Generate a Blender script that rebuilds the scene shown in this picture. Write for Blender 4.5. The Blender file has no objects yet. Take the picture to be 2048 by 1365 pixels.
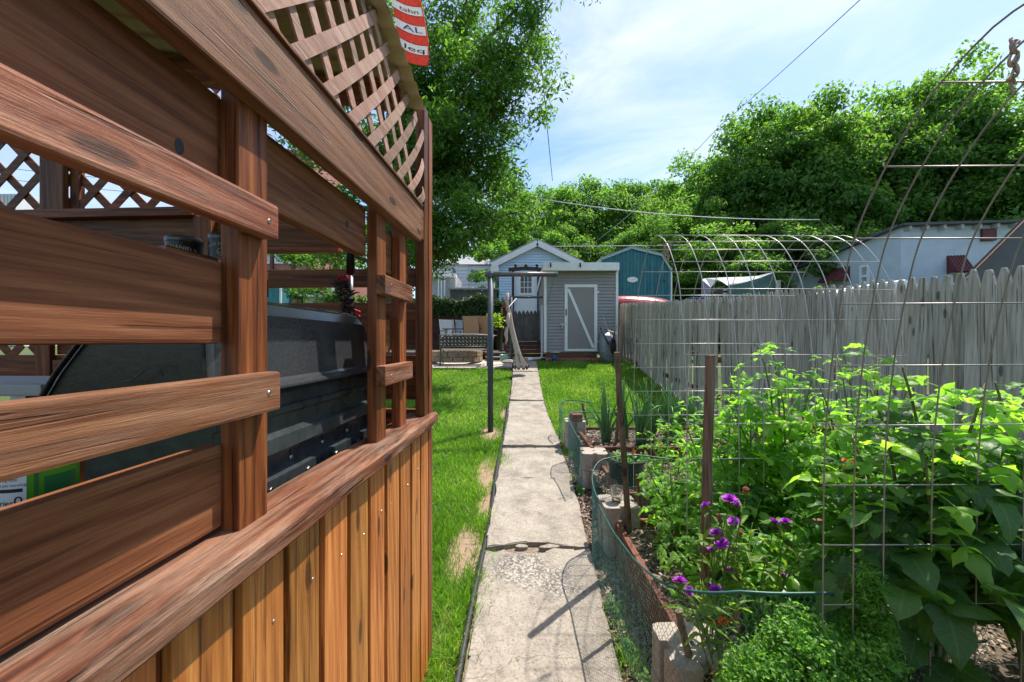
import bpy, bmesh, math, random
import numpy as np
from mathutils import Vector, Matrix, Euler, noise as mnoise
R = math.radians
random.seed(7); rng = np.random.default_rng(11)
scene = bpy.context.scene
col = scene.collection
# ------------------------------------------------------------------ camera, sky, sun, exposure
EYE = 1.65; F = 800.0
cam_d = bpy.data.cameras.new('camera'); cam = bpy.data.objects.new('camera', cam_d); col.objects.link(cam)
cam.location = (0, 0, EYE); cam.rotation_euler = (R(90), 0, 0)
cam_d.sensor_width = 36; cam_d.lens = 36 * F / 2048; cam_d.clip_start = .02; cam_d.clip_end = 2000
scene.camera = cam
SUN_AZ, SUN_EL = R(48), R(61.5)
world = bpy.data.worlds.new('World'); scene.world = world; world.use_nodes = True
wn, wl = world.node_tree.nodes, world.node_tree.links
wn.clear()
wo = wn.new('ShaderNodeOutputWorld'); wb = wn.new('ShaderNodeBackground'); sky = wn.new('ShaderNodeTexSky')
sky.sky_type = 'NISHITA'; sky.sun_disc = False; sky.sun_elevation = SUN_EL; sky.sun_rotation = SUN_AZ
sky.air_density = 1.0; sky.dust_density = 1.0; sky.ozone_density = 2.0
tc = wn.new('ShaderNodeTexCoord'); mp = wn.new('ShaderNodeMapping'); mp.inputs['Scale'].default_value = (1.6, 1.0, 4.2)
mp.inputs['Rotation'].default_value = (R(12), R(-28), R(20))
nz = wn.new('ShaderNodeTexNoise'); nz.inputs['Scale'].default_value = 1.7; nz.inputs['Detail'].default_value = 9; nz.inputs['Roughness'].default_value = .6; nz.inputs['Distortion'].default_value = .5
cr = wn.new('ShaderNodeValToRGB'); cr.color_ramp.elements[0].position = .39; cr.color_ramp.elements[1].position = .80
cr.color_ramp.elements[0].color = (.04,)*3+(1,); cr.color_ramp.elements[1].color = (.9,)*3+(1,)
mx = wn.new('ShaderNodeMixRGB'); mx.inputs[2].default_value = (4.9, 5.2, 5.6, 1)
wl.new(tc.outputs['Generated'], mp.inputs[0]); wl.new(mp.outputs[0], nz.inputs[0]); wl.new(nz.outputs[0], cr.inputs[0])
wl.new(cr.outputs[0], mx.inputs[0]); hs_ = wn.new('ShaderNodeHueSaturation'); hs_.inputs['Saturation'].default_value = 1.18; wl.new(sky.outputs[0], hs_.inputs['Color']); wl.new(hs_.outputs[0], mx.inputs[1]); wl.new(mx.outputs[0], wb.inputs[0])
wb.inputs[1].default_value = .15
wl.new(wb.outputs[0], wo.inputs[0])
sun_d = bpy.data.lights.new('sun', 'SUN'); sun = bpy.data.objects.new('sun', sun_d); col.objects.link(sun)
sun_d.energy = 4.8; sun_d.angle = R(.55); sun_d.color = (1, .945, .85)
sdir = Vector((math.sin(SUN_AZ)*math.cos(SUN_EL), math.cos(SUN_AZ)*math.cos(SUN_EL), math.sin(SUN_EL)))
sun.rotation_euler = (-sdir).to_track_quat('-Z', 'Y').to_euler()
scene.view_settings.view_transform = 'Standard'; scene.view_settings.look = 'None'
scene.view_settings.exposure = .66; scene.view_settings.gamma = 1
scene.render.engine = 'CYCLES'
cy = scene.cycles
cy.max_bounces = 6; cy.diffuse_bounces = 3; cy.glossy_bounces = 2; cy.transmission_bounces = 4; cy.use_adaptive_sampling = True; cy.adaptive_threshold = .025; cy.transparent_max_bounces = 8
cy.caustics_reflective = False; cy.caustics_refractive = False; cy.use_denoising = True

# ------------------------------------------------------------------ helpers
def P(x, y, Y):
    "photo pixel at depth Y -> world point"
    return Vector(((x-1024)/F*Y, Y, EYE+(682.5-y)/F*Y))
GY = [-40, 0, 2, 4.2, 6.1, 7, 8.5, 9.5, 10.5, 11.5, 13, 20, 30, 45, 80, 300]
GZ = [0, 0, 0, .13, .30, .38, .60, .80, 1.0, 1.08, 1.1, 1.2, 1.5, 3.0, 8.0, 26]
def g(y): return float(np.interp(y, GY, GZ))
def tag(o, label=None, cat=None, group=None, kind=None):
    if label: o['label'] = label
    if cat: o['category'] = cat
    if group: o['group'] = group
    if kind: o['kind'] = kind
    return o
def thing(name, label, cat, loc=(0, 0, 0), rz=0, group=None):
    o = bpy.data.objects.new(name, None); o.empty_display_size = .1; col.objects.link(o)
    o.location = loc; o.rotation_euler = (0, 0, rz)
    return tag(o, label, cat, group)
def link(name, me, parent=None, loc=None, rot=None, scale=None):
    o = bpy.data.objects.new(name, me); col.objects.link(o)
    if parent: o.parent = parent
    if loc is not None: o.location = loc
    if rot is not None: o.rotation_euler = rot
    if scale is not None: o.scale = scale if hasattr(scale, '__len__') else (scale,)*3
    return o
def np_mesh(name, V, Fc, mat, smooth=False, attrs=None):
    "fast mesh: V (n,3); Fc (m,3|4) int array"
    V = np.asarray(V, np.float32); Fc = np.asarray(Fc, np.int32); k = Fc.shape[1]
    me = bpy.data.meshes.new(name)
    me.vertices.add(len(V)); me.vertices.foreach_set('co', V.ravel())
    me.loops.add(Fc.size); me.loops.foreach_set('vertex_index', Fc.ravel())
    me.polygons.add(len(Fc)); me.polygons.foreach_set('loop_start', np.arange(0, Fc.size, k, dtype=np.int32))
    if smooth: me.polygons.foreach_set('use_smooth', np.ones(len(Fc), bool))
    for an, (ty, data) in (attrs or {}).items():
        a = me.attributes.new(an, ty, 'POINT')
        a.data.foreach_set('vector' if ty == 'FLOAT_VECTOR' else 'value', np.asarray(data, np.float32).ravel())
    me.update(calc_edges=True); me.validate()
    if mat: me.materials.append(mat)
    return me
class MB:
    def __init__(s): s.v = []; s.f = []; s.mi = []; s.cur = 0
    def quad(s, *pts):
        b = len(s.v); s.v += [tuple(p) for p in pts]; s.f.append(tuple(range(b, b+len(pts)))); s.mi.append(s.cur); return s
    def hexa(s, p):
        "8 points: bottom 4 ccw, top 4 ccw"
        b = len(s.v); s.v += [tuple(q) for q in p]
        for q in ((3, 2, 1, 0), (4, 5, 6, 7), (0, 1, 5, 4), (1, 2, 6, 5), (2, 3, 7, 6), (3, 0, 4, 7)):
            s.f.append(tuple(b+i for i in q)); s.mi.append(s.cur)
        return s
    def box(s, x0, x1, y0, y1, z0, z1):
        return s.hexa([(x0, y0, z0), (x1, y0, z0), (x1, y1, z0), (x0, y1, z0), (x0, y0, z1), (x1, y0, z1), (x1, y1, z1), (x0, y1, z1)])
    def bar(s, a, b, w, h, up=(0, 0, 1)):
        a, b = Vector(a), Vector(b); d = (b-a).normalized(); u = Vector(up)
        if abs(d.dot(u)) > .98: u = Vector((0, 1, 0))
        r = d.cross(u).normalized(); u = r.cross(d).normalized(); r *= w/2; u *= h/2
        return s.hexa([a-r-u, a+r-u, b+r-u, b-r-u, a-r+u, a+r+u, b+r+u, b-r+u])
    def tube(s, pts, r, n=6, cap=True):
        pts = [Vector(p) for p in pts]; b0 = len(s.v); rr = r if hasattr(r, '__len__') else [r]*len(pts)
        prev = None
        for i, p in enumerate(pts):
            d = (pts[min(i+1, len(pts)-1)]-pts[max(i-1, 0)]).normalized()
            if prev is None:
                u = d.orthogonal().normalized()
            else:
                u = (prev-d*prev.dot(d)); u = u.normalized() if u.length > 1e-6 else d.orthogonal().normalized()
            prev = u; w = d.cross(u)
            for k in range(n):
                a = 2*math.pi*k/n; s.v.append(tuple(p+(u*math.cos(a)+w*math.sin(a))*rr[i]))
        for i in range(len(pts)-1):
            for k in range(n):
                k2 = (k+1) % n; a = b0+i*n
                s.f.append((a+k, a+k2, a+n+k2, a+n+k)); s.mi.append(s.cur)
        if cap:
            s.f.append(tuple(b0+k for k in reversed(range(n)))); s.mi.append(s.cur)
            e = b0+(len(pts)-1)*n; s.f.append(tuple(e+k for k in range(n))); s.mi.append(s.cur)
        return s
    def prism(s, poly, a, b, axis='y'):
        "poly of 2d points extruded along axis from a to b"
        def m(p, t):
            return {'y': (p[0], t, p[1]), 'x': (t, p[0], p[1]), 'z': (p[0], p[1], t)}[axis]
        n = len(poly); b0 = len(s.v)
        s.v += [m(p, a) for p in poly]+[m(p, b) for p in poly]
        s.f.append(tuple(b0+i for i in range(n))); s.f.append(tuple(b0+n+i for i in reversed(range(n)))); s.mi += [s.cur]*2
        for i in range(n):
            j = (i+1) % n; s.f.append((b0+i, b0+n+i, b0+n+j, b0+j)); s.mi.append(s.cur)
        return s
    def lathe(s, prof, n=16, c=(0, 0, 0)):
        b0 = len(s.v)
        for r, z in prof:
            for k in range(n):
                a = 2*math.pi*k/n; s.v.append((c[0]+r*math.cos(a), c[1]+r*math.sin(a), c[2]+z))
        for i in range(len(prof)-1):
            for k in range(n):
                k2 = (k+1) % n; a = b0+i*n
                s.f.append((a+k, a+k2, a+n+k2, a+n+k)); s.mi.append(s.cur)
        return s
    def mesh(s, name, mat, smooth=False, bevel=0, seg=2, fixn=True):
        me = bpy.data.meshes.new(name); me.from_pydata(s.v, [], s.f)
        for m in (mat if isinstance(mat, (list, tuple)) else [mat]): me.materials.append(m)
        me.polygons.foreach_set('material_index', s.mi)
        if bevel or fixn:
            bm = bmesh.new(); bm.from_mesh(me)
            if fixn: bmesh.ops.recalc_face_normals(bm, faces=bm.faces)
            if bevel:
                bmesh.ops.remove_doubles(bm, verts=bm.verts, dist=1e-6)
                ed = [e for e in bm.edges if len(e.link_faces) == 2 and e.calc_face_angle(0) > .6]
                bmesh.ops.bevel(bm, geom=ed, offset=bevel, segments=seg, affect='EDGES', profile=.6)
            bm.to_mesh(me); bm.free()
        if smooth: me.polygons.foreach_set('use_smooth', [True]*len(me.polygons))
        me.update(); return me
    def build(s, name, mat, parent=None, smooth=False, bevel=0, seg=2, **k):
        return link(name, s.mesh(name, mat, smooth, bevel, seg), parent, **k)
def solo(o, label, cat, group=None): return tag(o, label, cat, group)
def text_mesh(body, size, mat, name, depth=.0):
    cu = bpy.data.curves.new(name, 'FONT'); cu.body = body; cu.size = size; cu.align_x = 'CENTER'; cu.extrude = depth; cu.resolution_u = 3
    ob = bpy.data.objects.new('tmp_text', cu); col.objects.link(ob)
    dg = bpy.context.evaluated_depsgraph_get()
    me = bpy.data.meshes.new_from_object(ob.evaluated_get(dg)); me.name = name
    bpy.data.objects.remove(ob); me.materials.clear(); me.materials.append(mat)
    return me
def map_mesh(me, fn):
    for v in me.vertices: v.co = fn(v.co.copy())
    me.update(); return me

# ------------------------------------------------------------------ materials
def newmat(name):
    m = bpy.data.materials.new(name); m.use_nodes = True
    n, l = m.node_tree.nodes, m.node_tree.links; b = n['Principled BSDF']
    return m, n, l, b
def N(n, t, **k):
    o = n.new(t)
    for a, v in k.items():
        if a in o.inputs: o.inputs[a].default_value = v
        else: setattr(o, a, v)
    return o
def ramp(n, stops):
    r = n.new('ShaderNodeValToRGB'); e = r.color_ramp.elements
    while len(e) < len(stops): e.new(.5)
    for i, (p, c) in enumerate(stops):
        e[i].position = p; e[i].color = tuple(c)+(1,) if len(c) == 3 else c
    return r
def mixc(n, l, fac, a, b, mode='MIX'):
    m = n.new('ShaderNodeMixRGB'); m.blend_type = mode
    for i, x in ((0, fac), (1, a), (2, b)):
        if hasattr(x, 'is_linked') or hasattr(x, 'links'): l.new(x, m.inputs[i])
        else: m.inputs[i].default_value = x if not hasattr(x, '__len__') else (tuple(x)+(1,))[:4]
    return m.outputs[0]
def mathn(n, l, op, a, b=0, c=0):
    m = n.new('ShaderNodeMath'); m.operation = op
    for i, x in enumerate((a, b, c)):
        if hasattr(x, 'links'): l.new(x, m.inputs[i])
        else: m.inputs[i].default_value = x
    return m.outputs[0]
def plain(name, colr, rough=.6, metal=0, noise_amt=.15, scale=12, bump=.0, spec=.4, coat=0):
    m, n, l, b = newmat(name)
    tc = n.new('ShaderNodeTexCoord'); nz = N(n, 'ShaderNodeTexNoise', Scale=scale, Detail=6, Roughness=.6)
    l.new(tc.outputs['Object'], nz.inputs[0])
    d = tuple(c*(1-noise_amt) for c in colr); e = tuple(min(1, c*(1+noise_amt)) for c in colr)
    r = ramp(n, [(.3, d), (.7, e)]); l.new(nz.outputs[0], r.inputs[0]); l.new(r.outputs[0], b.inputs['Base Color'])
    b.inputs['Roughness'].default_value = rough; b.inputs['Metallic'].default_value = metal; b.inputs['Specular IOR Level'].default_value = spec
    b.inputs['Coat Weight'].default_value = coat
    if bump:
        bp = N(n, 'ShaderNodeBump', Strength=bump, Distance=.01); l.new(nz.outputs[0], bp.inputs['Height']); l.new(bp.outputs[0], b.inputs['Normal'])
    return m
def wood(name, axis, c_dark, c_mid, c_light, rough=.55, crack=.5, fade=None, fade_amt=.35, gscale=1.0, bump=.35, spec=.3, var=.25, knots=1.0):
    m, n, l, b = newmat(name)
    tc = n.new('ShaderNodeTexCoord'); oi = n.new('ShaderNodeObjectInfo')
    off = n.new('ShaderNodeVectorMath'); off.operation = 'MULTIPLY_ADD'
    off.inputs[1].default_value = (7.3, 5.1, 9.7); l.new(oi.outputs['Random'], off.inputs[0]); l.new(tc.outputs['Object'], off.inputs[2])
    def mapped(al, ac):
        mp = n.new('ShaderNodeMapping'); s = [ac*gscale]*3; s['xyz'.index(axis)] = al*gscale
        mp.inputs['Scale'].default_value = s; l.new(off.outputs[0], mp.inputs[0]); return mp.outputs[0]
    # growth bands, bent round knots
    warp = N(n, 'ShaderNodeTexNoise', Scale=1, Detail=2); l.new(mapped(1.6, 5), warp.inputs[0])
    ring = N(n, 'ShaderNodeTexNoise', Scale=1, Detail=3, Roughness=.55, Distortion=.6); l.new(mapped(1.1, 26), ring.inputs[0])
    fine = N(n, 'ShaderNodeTexNoise', Scale=1, Detail=7, Roughness=.7, Distortion=.25); l.new(mapped(5, 170), fine.inputs[0])
    fib = N(n, 'ShaderNodeTexNoise', Scale=1, Detail=4, Roughness=.75); l.new(mapped(18, 420), fib.inputs[0])
    s1 = mathn(n, l, 'MULTIPLY_ADD', ring.outputs[0], .5, mathn(n, l, 'MULTIPLY', fine.outputs[0], .6))
    s1 = mathn(n, l, 'MULTIPLY_ADD', warp.outputs[0], .35, mathn(n, l, 'SUBTRACT', s1, .225))
    wv = N(n, 'ShaderNodeTexWave', Scale=1.0, Distortion=5.5, Detail=3); wv.bands_direction = 'DIAGONAL'; wv.inputs['Detail Scale'].default_value = .55; wv.inputs['Detail Roughness'].default_value = .6
    l.new(mapped(1.3, 17), wv.inputs[0])
    s1 = mathn(n, l, 'MULTIPLY_ADD', wv.outputs['Fac'], .11, mathn(n, l, 'SUBTRACT', s1, .055))
    r = ramp(n, [(.27, c_dark), (.5, c_mid), (.70, c_light)]); l.new(s1, r.inputs[0]); c = r.outputs[0]
    # splits along the grain
    ck = N(n, 'ShaderNodeTexNoise', Scale=1, Detail=2, Roughness=.4, Distortion=.35); l.new(mapped(2.2, 75), ck.inputs[0])
    cm = N(n, 'ShaderNodeMapRange'); l.new(ck.outputs[0], cm.inputs[0])
    for i, v in ((1, .63), (2, .665)): cm.inputs[i].default_value = v
    c = mixc(n, l, mathn(n, l, 'MULTIPLY', cm.outputs[0], crack), c, tuple(x*.22 for x in c_dark))
    # knots
    sx = n.new('ShaderNodeSeparateXYZ'); l.new(off.outputs[0], sx.inputs[0]); ai = 'xyz'.index(axis); ot = [i for i in range(3) if i != ai]
    cb = n.new('ShaderNodeCombineXYZ'); l.new(mathn(n, l, 'MULTIPLY', sx.outputs[ai], 2.6*knots), cb.inputs[0])
    l.new(mathn(n, l, 'MULTIPLY', mathn(n, l, 'ADD', sx.outputs[ot[0]], sx.outputs[ot[1]]), 8.0*knots), cb.inputs[1])
    wp = n.new('ShaderNodeVectorMath'); wp.operation = 'MULTIPLY_ADD'; wp.inputs[1].default_value = (.16, .16, 0); l.new(warp.outputs['Color'], wp.inputs[0]); l.new(cb.outputs[0], wp.inputs[2])
    vo = N(n, 'ShaderNodeTexVoronoi', Scale=1); vo.voronoi_dimensions = '2D'; l.new(wp.outputs[0], vo.inputs[0])
    kr = N(n, 'ShaderNodeMapRange'); l.new(vo.outputs['Distance'], kr.inputs[0])
    for i, v in ((1, .12), (2, .07), (3, 0), (4, 1)): kr.inputs[i].default_value = v
    kh = N(n, 'ShaderNodeMapRange'); l.new(vo.outputs['Distance'], kh.inputs[0])
    for i, v in ((1, .30), (2, .10), (3, 0), (4, 1)): kh.inputs[i].default_value = v
    vcs = n.new('ShaderNodeSeparateColor'); l.new(vo.outputs['Color'], vcs.inputs[0]); sel = mathn(n, l, 'GREATER_THAN', vcs.outputs[0], .58)
    rg = mathn(n, l, 'MULTIPLY', mathn(n, l, 'MULTIPLY', sel, 1.0), mathn(n, l, 'MULTIPLY', mathn(n, l, 'MULTIPLY_ADD', mathn(n, l, 'SINE', mathn(n, l, 'MULTIPLY', vo.outputs['Distance'], 90)), .5, .5), kh.outputs[0]))
    c = mixc(n, l, mathn(n, l, 'MULTIPLY', rg, .45), c, c_dark)
    c = mixc(n, l, mathn(n, l, 'MULTIPLY', mathn(n, l, 'MULTIPLY', kr.outputs[0], sel), .85), c, tuple(x*.4 for x in c_dark))
    if fade:
        big = N(n, 'ShaderNodeTexNoise', Scale=1, Detail=5, Roughness=.65); l.new(mapped(3, 30), big.inputs[0])
        fr = N(n, 'ShaderNodeMapRange'); l.new(big.outputs[0], fr.inputs[0]); fr.inputs[1].default_value = .42; fr.inputs[2].default_value = .68
        f2 = mathn(n, l, 'MULTIPLY', fr.outputs[0], mathn(n, l, 'MULTIPLY_ADD', fib.outputs[0], 1.6, -.35))
        f2 = mathn(n, l, 'MULTIPLY', f2, fade_amt*2)
        f2c = n.new('ShaderNodeClamp'); l.new(f2, f2c.inputs[0])
        c = mixc(n, l, f2c.outputs[0], c, fade)
    hv = n.new('ShaderNodeHueSaturation'); l.new(c, hv.inputs['Color'])
    l.new(mathn(n, l, 'MULTIPLY_ADD', oi.outputs['Random'], var*2, 1-var), hv.inputs['Value'])
    l.new(mathn(n, l, 'MULTIPLY_ADD', oi.outputs['Random'], -.016, .502), hv.inputs['Hue'])
    l.new(hv.outputs[0], b.inputs['Base Color'])
    b.inputs['Roughness'].default_value = rough; b.inputs['Specular IOR Level'].default_value = spec
    h = mathn(n, l, 'MULTIPLY_ADD', fine.outputs[0], .7, mathn(n, l, 'MULTIPLY', fib.outputs[0], .5))
    h = mathn(n, l, 'SUBTRACT', h, mathn(n, l, 'MULTIPLY', cm.outputs[0], .8))
    bp = N(n, 'ShaderNodeBump', Strength=bump, Distance=.004); l.new(h, bp.inputs['Height']); l.new(bp.outputs[0], b.inputs['Normal'])
    return m
def leafmat(name, stops, rough=.5, trans=.45, tcol=None, spec=.35, veins=False, objvar=False, tboost=2.2):
    "stops over per-point attribute 'tint'"
    m, n, l, b = newmat(name)
    if objvar:
        src = n.new('ShaderNodeObjectInfo').outputs['Random']
        at = n.new('ShaderNodeAttribute'); at.attribute_name = 'tint'
        src = mathn(n, l, 'MULTIPLY_ADD', src, .7, mathn(n, l, 'MULTIPLY', at.outputs['Fac'], .3))
    else:
        at = n.new('ShaderNodeAttribute'); at.attribute_name = 'tint'; src = at.outputs['Fac']
    r = ramp(n, stops); l.new(src, r.inputs[0]); c = r.outputs[0]
    if veins:
        av = n.new('ShaderNodeAttribute'); av.attribute_name = 'lv'; sp = n.new('ShaderNodeSeparateXYZ'); l.new(av.outputs['Vector'], sp.inputs[0])
        au = mathn(n, l, 'ABSOLUTE', sp.outputs[0])
        side = mathn(n, l, 'SINE', mathn(n, l, 'MULTIPLY', mathn(n, l, 'SUBTRACT', sp.outputs[1], mathn(n, l, 'MULTIPLY', au, .28)), 44))
        side = mathn(n, l, 'GREATER_THAN', side, .86)
        mid = mathn(n, l, 'LESS_THAN', au, .06)
        v = mathn(n, l, 'MAXIMUM', mathn(n, l, 'MULTIPLY', side, .5), mid)
        c = mixc(n, l, mathn(n, l, 'MULTIPLY', v, .2), c, (.28, .36, .13))
        nz = N(n, 'ShaderNodeTexNoise', Scale=70, Detail=3); tcx = n.new('ShaderNodeTexCoord'); l.new(tcx.outputs['Object'], nz.inputs[0])
        bp = N(n, 'ShaderNodeBump', Strength=.5, Distance=.004); l.new(mathn(n, l, 'SUBTRACT', nz.outputs[0], v), bp.inputs['Height']); l.new(bp.outputs[0], b.inputs['Normal'])
    l.new(c, b.inputs['Base Color']); b.inputs['Roughness'].default_value = rough; b.inputs['Specular IOR Level'].default_value = spec
    tr = n.new('ShaderNodeBsdfTranslucent'); mx = n.new('ShaderNodeMixShader'); mx.inputs[0].default_value = trans
    tm = mixc(n, l, 1.0, c, tcol or (tboost*.95, tboost, tboost*.35), 'MULTIPLY'); l.new(tm, tr.inputs[0])
    out = n['Material Output']; l.new(b.outputs[0], mx.inputs[1]); l.new(tr.outputs[0], mx.inputs[2]); l.new(mx.outputs[0], out.inputs[0])
    return m

M = {}
# stained cedar of the gazebo
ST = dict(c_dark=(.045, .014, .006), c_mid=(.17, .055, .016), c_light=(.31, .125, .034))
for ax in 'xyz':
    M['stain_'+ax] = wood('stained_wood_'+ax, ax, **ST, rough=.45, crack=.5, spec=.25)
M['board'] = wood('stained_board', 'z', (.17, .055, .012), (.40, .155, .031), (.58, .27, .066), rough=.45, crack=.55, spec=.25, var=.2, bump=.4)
M['weath_y'] = wood('weathered_slat', 'y', (.065, .022, .009), (.21, .082, .034), (.35, .165, .075), rough=.6, crack=.45, fade=(.42, .28, .20), fade_amt=.35, bump=.6, spec=.2)
M['cap'] = wood('weathered_cap', 'y', (.035, .013, .007), (.155, .055, .024), (.31, .125, .05), rough=.75, crack=.95, fade=(.45, .31, .21), fade_amt=.5, bump=1.0, gscale=1.25, spec=.2)
M['beam'] = wood('weathered_beam', 'y', (.085, .034, .016), (.22, .094, .047), (.33, .165, .09), rough=.6, crack=.45, fade=(.40, .28, .2), fade_amt=.22, bump=.45, spec=.2)
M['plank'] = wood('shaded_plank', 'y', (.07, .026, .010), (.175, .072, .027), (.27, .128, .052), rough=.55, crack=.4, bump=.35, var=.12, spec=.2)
M['lattice'] = wood('lattice_wood', 'y', (.18, .09, .055), (.31, .175, .115), (.41, .26, .18), rough=.7, crack=.15, fade=(.55, .45, .38), fade_amt=.3, bump=.3)
M['deck_x'] = wood('deck_wood', 'x', (.05, .022, .014), (.12, .055, .032), (.19, .10, .06), rough=.6, crack=.3)
M['bed'] = wood('bed_board', 'x', (.055, .020, .012), (.15, .055, .03), (.22, .10, .06), rough=.7, crack=.4)
M['bed_y'] = wood('bed_board_y', 'y', (.055, .020, .012), (.15, .055, .03), (.22, .10, .06), rough=.7, crack=.4)
M['picket'] = wood('weathered_picket', 'z', (.20, .18, .15), (.43, .40, .34), (.58, .55, .49), rough=.85, crack=.75, fade=(.27, .235, .16), fade_amt=.35, bump=.5, var=.26, spec=.1)
M['picket_dark'] = wood('dark_picket', 'z', (.06, .06, .062), (.12, .12, .122), (.19, .19, .195), rough=.8, crack=.4, var=.12)
M['stake'] = wood('stake_wood', 'z', (.075, .05, .034), (.17, .118, .078), (.27, .20, .14), rough=.85, crack=.6, gscale=1.6, bump=.9)
M['black'] = plain('black_enamel', (.012, .012, .013), .32, 0, .4, 60, .08)
M['grill'] = plain('grill_hood_dusty', (.040, .042, .046), .2, 0, .22, 120, 0, .8)
M['grillback'] = plain('grill_back', (.05, .06, .064), .27, .35, .35, 20, .03)
M['steel'] = plain('steel', (.45, .45, .46), .35, 1, .2, 40)
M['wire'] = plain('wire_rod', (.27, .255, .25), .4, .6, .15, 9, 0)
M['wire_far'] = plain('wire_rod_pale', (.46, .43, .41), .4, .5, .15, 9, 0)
M['pole'] = plain('pole_paint', (.06, .072, .085), .5, .2, .25, 8, .1)
M['roof_beige'] = plain('beige_panel', (.46, .37, .25), .6, 0, .15, 8, .05)
M['white'] = plain('white_paint', (.78, .78, .77), .5, 0, .06, 6)
M['shed'] = plain('grey_siding', (.30, .285, .28), .55, 0, .06, 5)
M['sheddoor'] = plain('shed_door', (.27, .245, .24), .65, 0, .08, 40, .1)
M['soffit'] = plain('soffit', (.52, .49, .36), .6, 0, .05)
M['bluehouse'] = plain('blue_siding', (.56, .70, .86), .55, 0, .06, 3)
M['teal'] = wood('teal_boards', 'z', (.02, .10, .13), (.035, .16, .195), (.06, .22, .25), rough=.6, crack=.25, var=.15)
M['red'] = plain('red_hull', (.45, .07, .07), .35, 0, .1, 5)
M['maroon'] = plain('maroon_awning', (.12, .03, .034), .6, 0, .2, 6)
M['glass'] = plain('window_glass', (.06, .08, .10), .08, 0, .3, 3, 0, .6)
M['paleglass'] = plain('bright_glass', (.35, .42, .48), .1, 0, .25, 3, 0, .6)
M['grey'] = plain('grey_wall', (.42, .43, .44), .7, 0, .1, 2)
M['whitewall'] = plain('white_wall', (.62, .64, .67), .7, 0, .05, 2)
M['greyroof'] = plain('grey_roof', (.34, .34, .35), .8, 0, .12, 3)
M['darkwall'] = plain('dark_wall', (.085, .09, .10), .7, 0, .12, 2)
M['tarp'] = plain('green_tarp', (.045, .11, .095), .45, 0, .3, 6, .3)
M['tarpgrey'] = plain('grey_tarp', (.30, .31, .33), .5, 0, .2, 6, .3)
M['mint'] = plain('mint_glaze', (.25, .50, .40), .25, 0, .08, 6)
M['canvas'] = plain('tan_canvas', (.50, .385, .32), .9, 0, .12, 20, .2)
M['darkhem'] = plain('dark_hem', (.03, .02, .018), .9)
M['benchiron'] = plain('bench_iron', (.10, .105, .09), .5, .3, .3, 30, .1)
M['sling'] = plain('tan_sling', (.38, .25, .16), .8, 0, .08, 60)
M['slinggrey'] = plain('grey_sling', (.33, .37, .41), .7, 0, .08, 60)
M['retain'] = wood('retaining_board', 'x', (.035, .018, .014), (.078, .042, .034), (.12, .07, .055), rough=.8, crack=.3)
M['stone'] = plain('pit_stone', (.27, .20, .135), .9, 0, .3, 9, .5)
M['cord_green'] = plain('green_cord', (.03, .28, .16), .6)
M['rope'] = plain('twine', (.36, .27, .19), .9, 0, .3, 60, .3)
M['cable'] = plain('cable_black', (.015, .015, .017), .6)
M['cable_pale'] = plain('cable_pale', (.42, .43, .44), .5, 0, .01, 1)
M['plastic'] = plain('black_edging', (.03, .031, .033), .5, 0, .3, 30, .1)
M['mesh'] = plain('green_mesh', (.07, .19, .15), .45, 0, .2, 30)
M['band'] = plain('green_band', (.02, .10, .085), .4, 0, .2, 30)
M['block'] = plain('concrete_block', (.36, .305, .26), .95, 0, .22, 30, .6)
M['stem'] = plain('green_stem', (.09, .17, .04), .5, 0, .2, 20)
M['woodystem'] = plain('woody_stem', (.12, .13, .04), .7, 0, .3, 30)
M['bark'] = plain('bark', (.085, .062, .045), .9, 0, .4, 12, .8)
M['purple'] = plain('purple_petal', (.42, .03, .52), .6, 0, .2, 60)
M['orangefl'] = plain('orange_petal', (.85, .16, .01), .6, 0, .2, 60)
M['redfl'] = plain('red_petal', (.62, .005, .02), .6, 0, .2, 60)
M['yellowfl'] = plain('yellow_petal', (.85, .55, .02), .6)
M['deadfl'] = plain('dry_bloom', (.22, .05, .035), .9)
M['greenlabel'] = plain('green_label', (.10, .36, .02), .4, 0, .06, 20)
M['greenlid'] = plain('green_band_label', (.025, .17, .045), .4)
M['ink'] = plain('ink', (.015, .015, .02), .6)
M['cream'] = plain('cream_print', (.55, .52, .45), .6)
M['paper'] = plain('paper', (.75, .77, .80), .6, 0, .02)
M['bluecap'] = plain('blue_plastic', (.02, .09, .38), .3)
M['flagred'] = plain('flag_red', (.72, .055, .03), .8, 0, .2, 50)
M['flagwhite'] = plain('flag_white', (.75, .75, .76), .8, 0, .05, 50)
M['flagblue'] = plain('flag_blue', (.03, .10, .42), .8)
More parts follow.
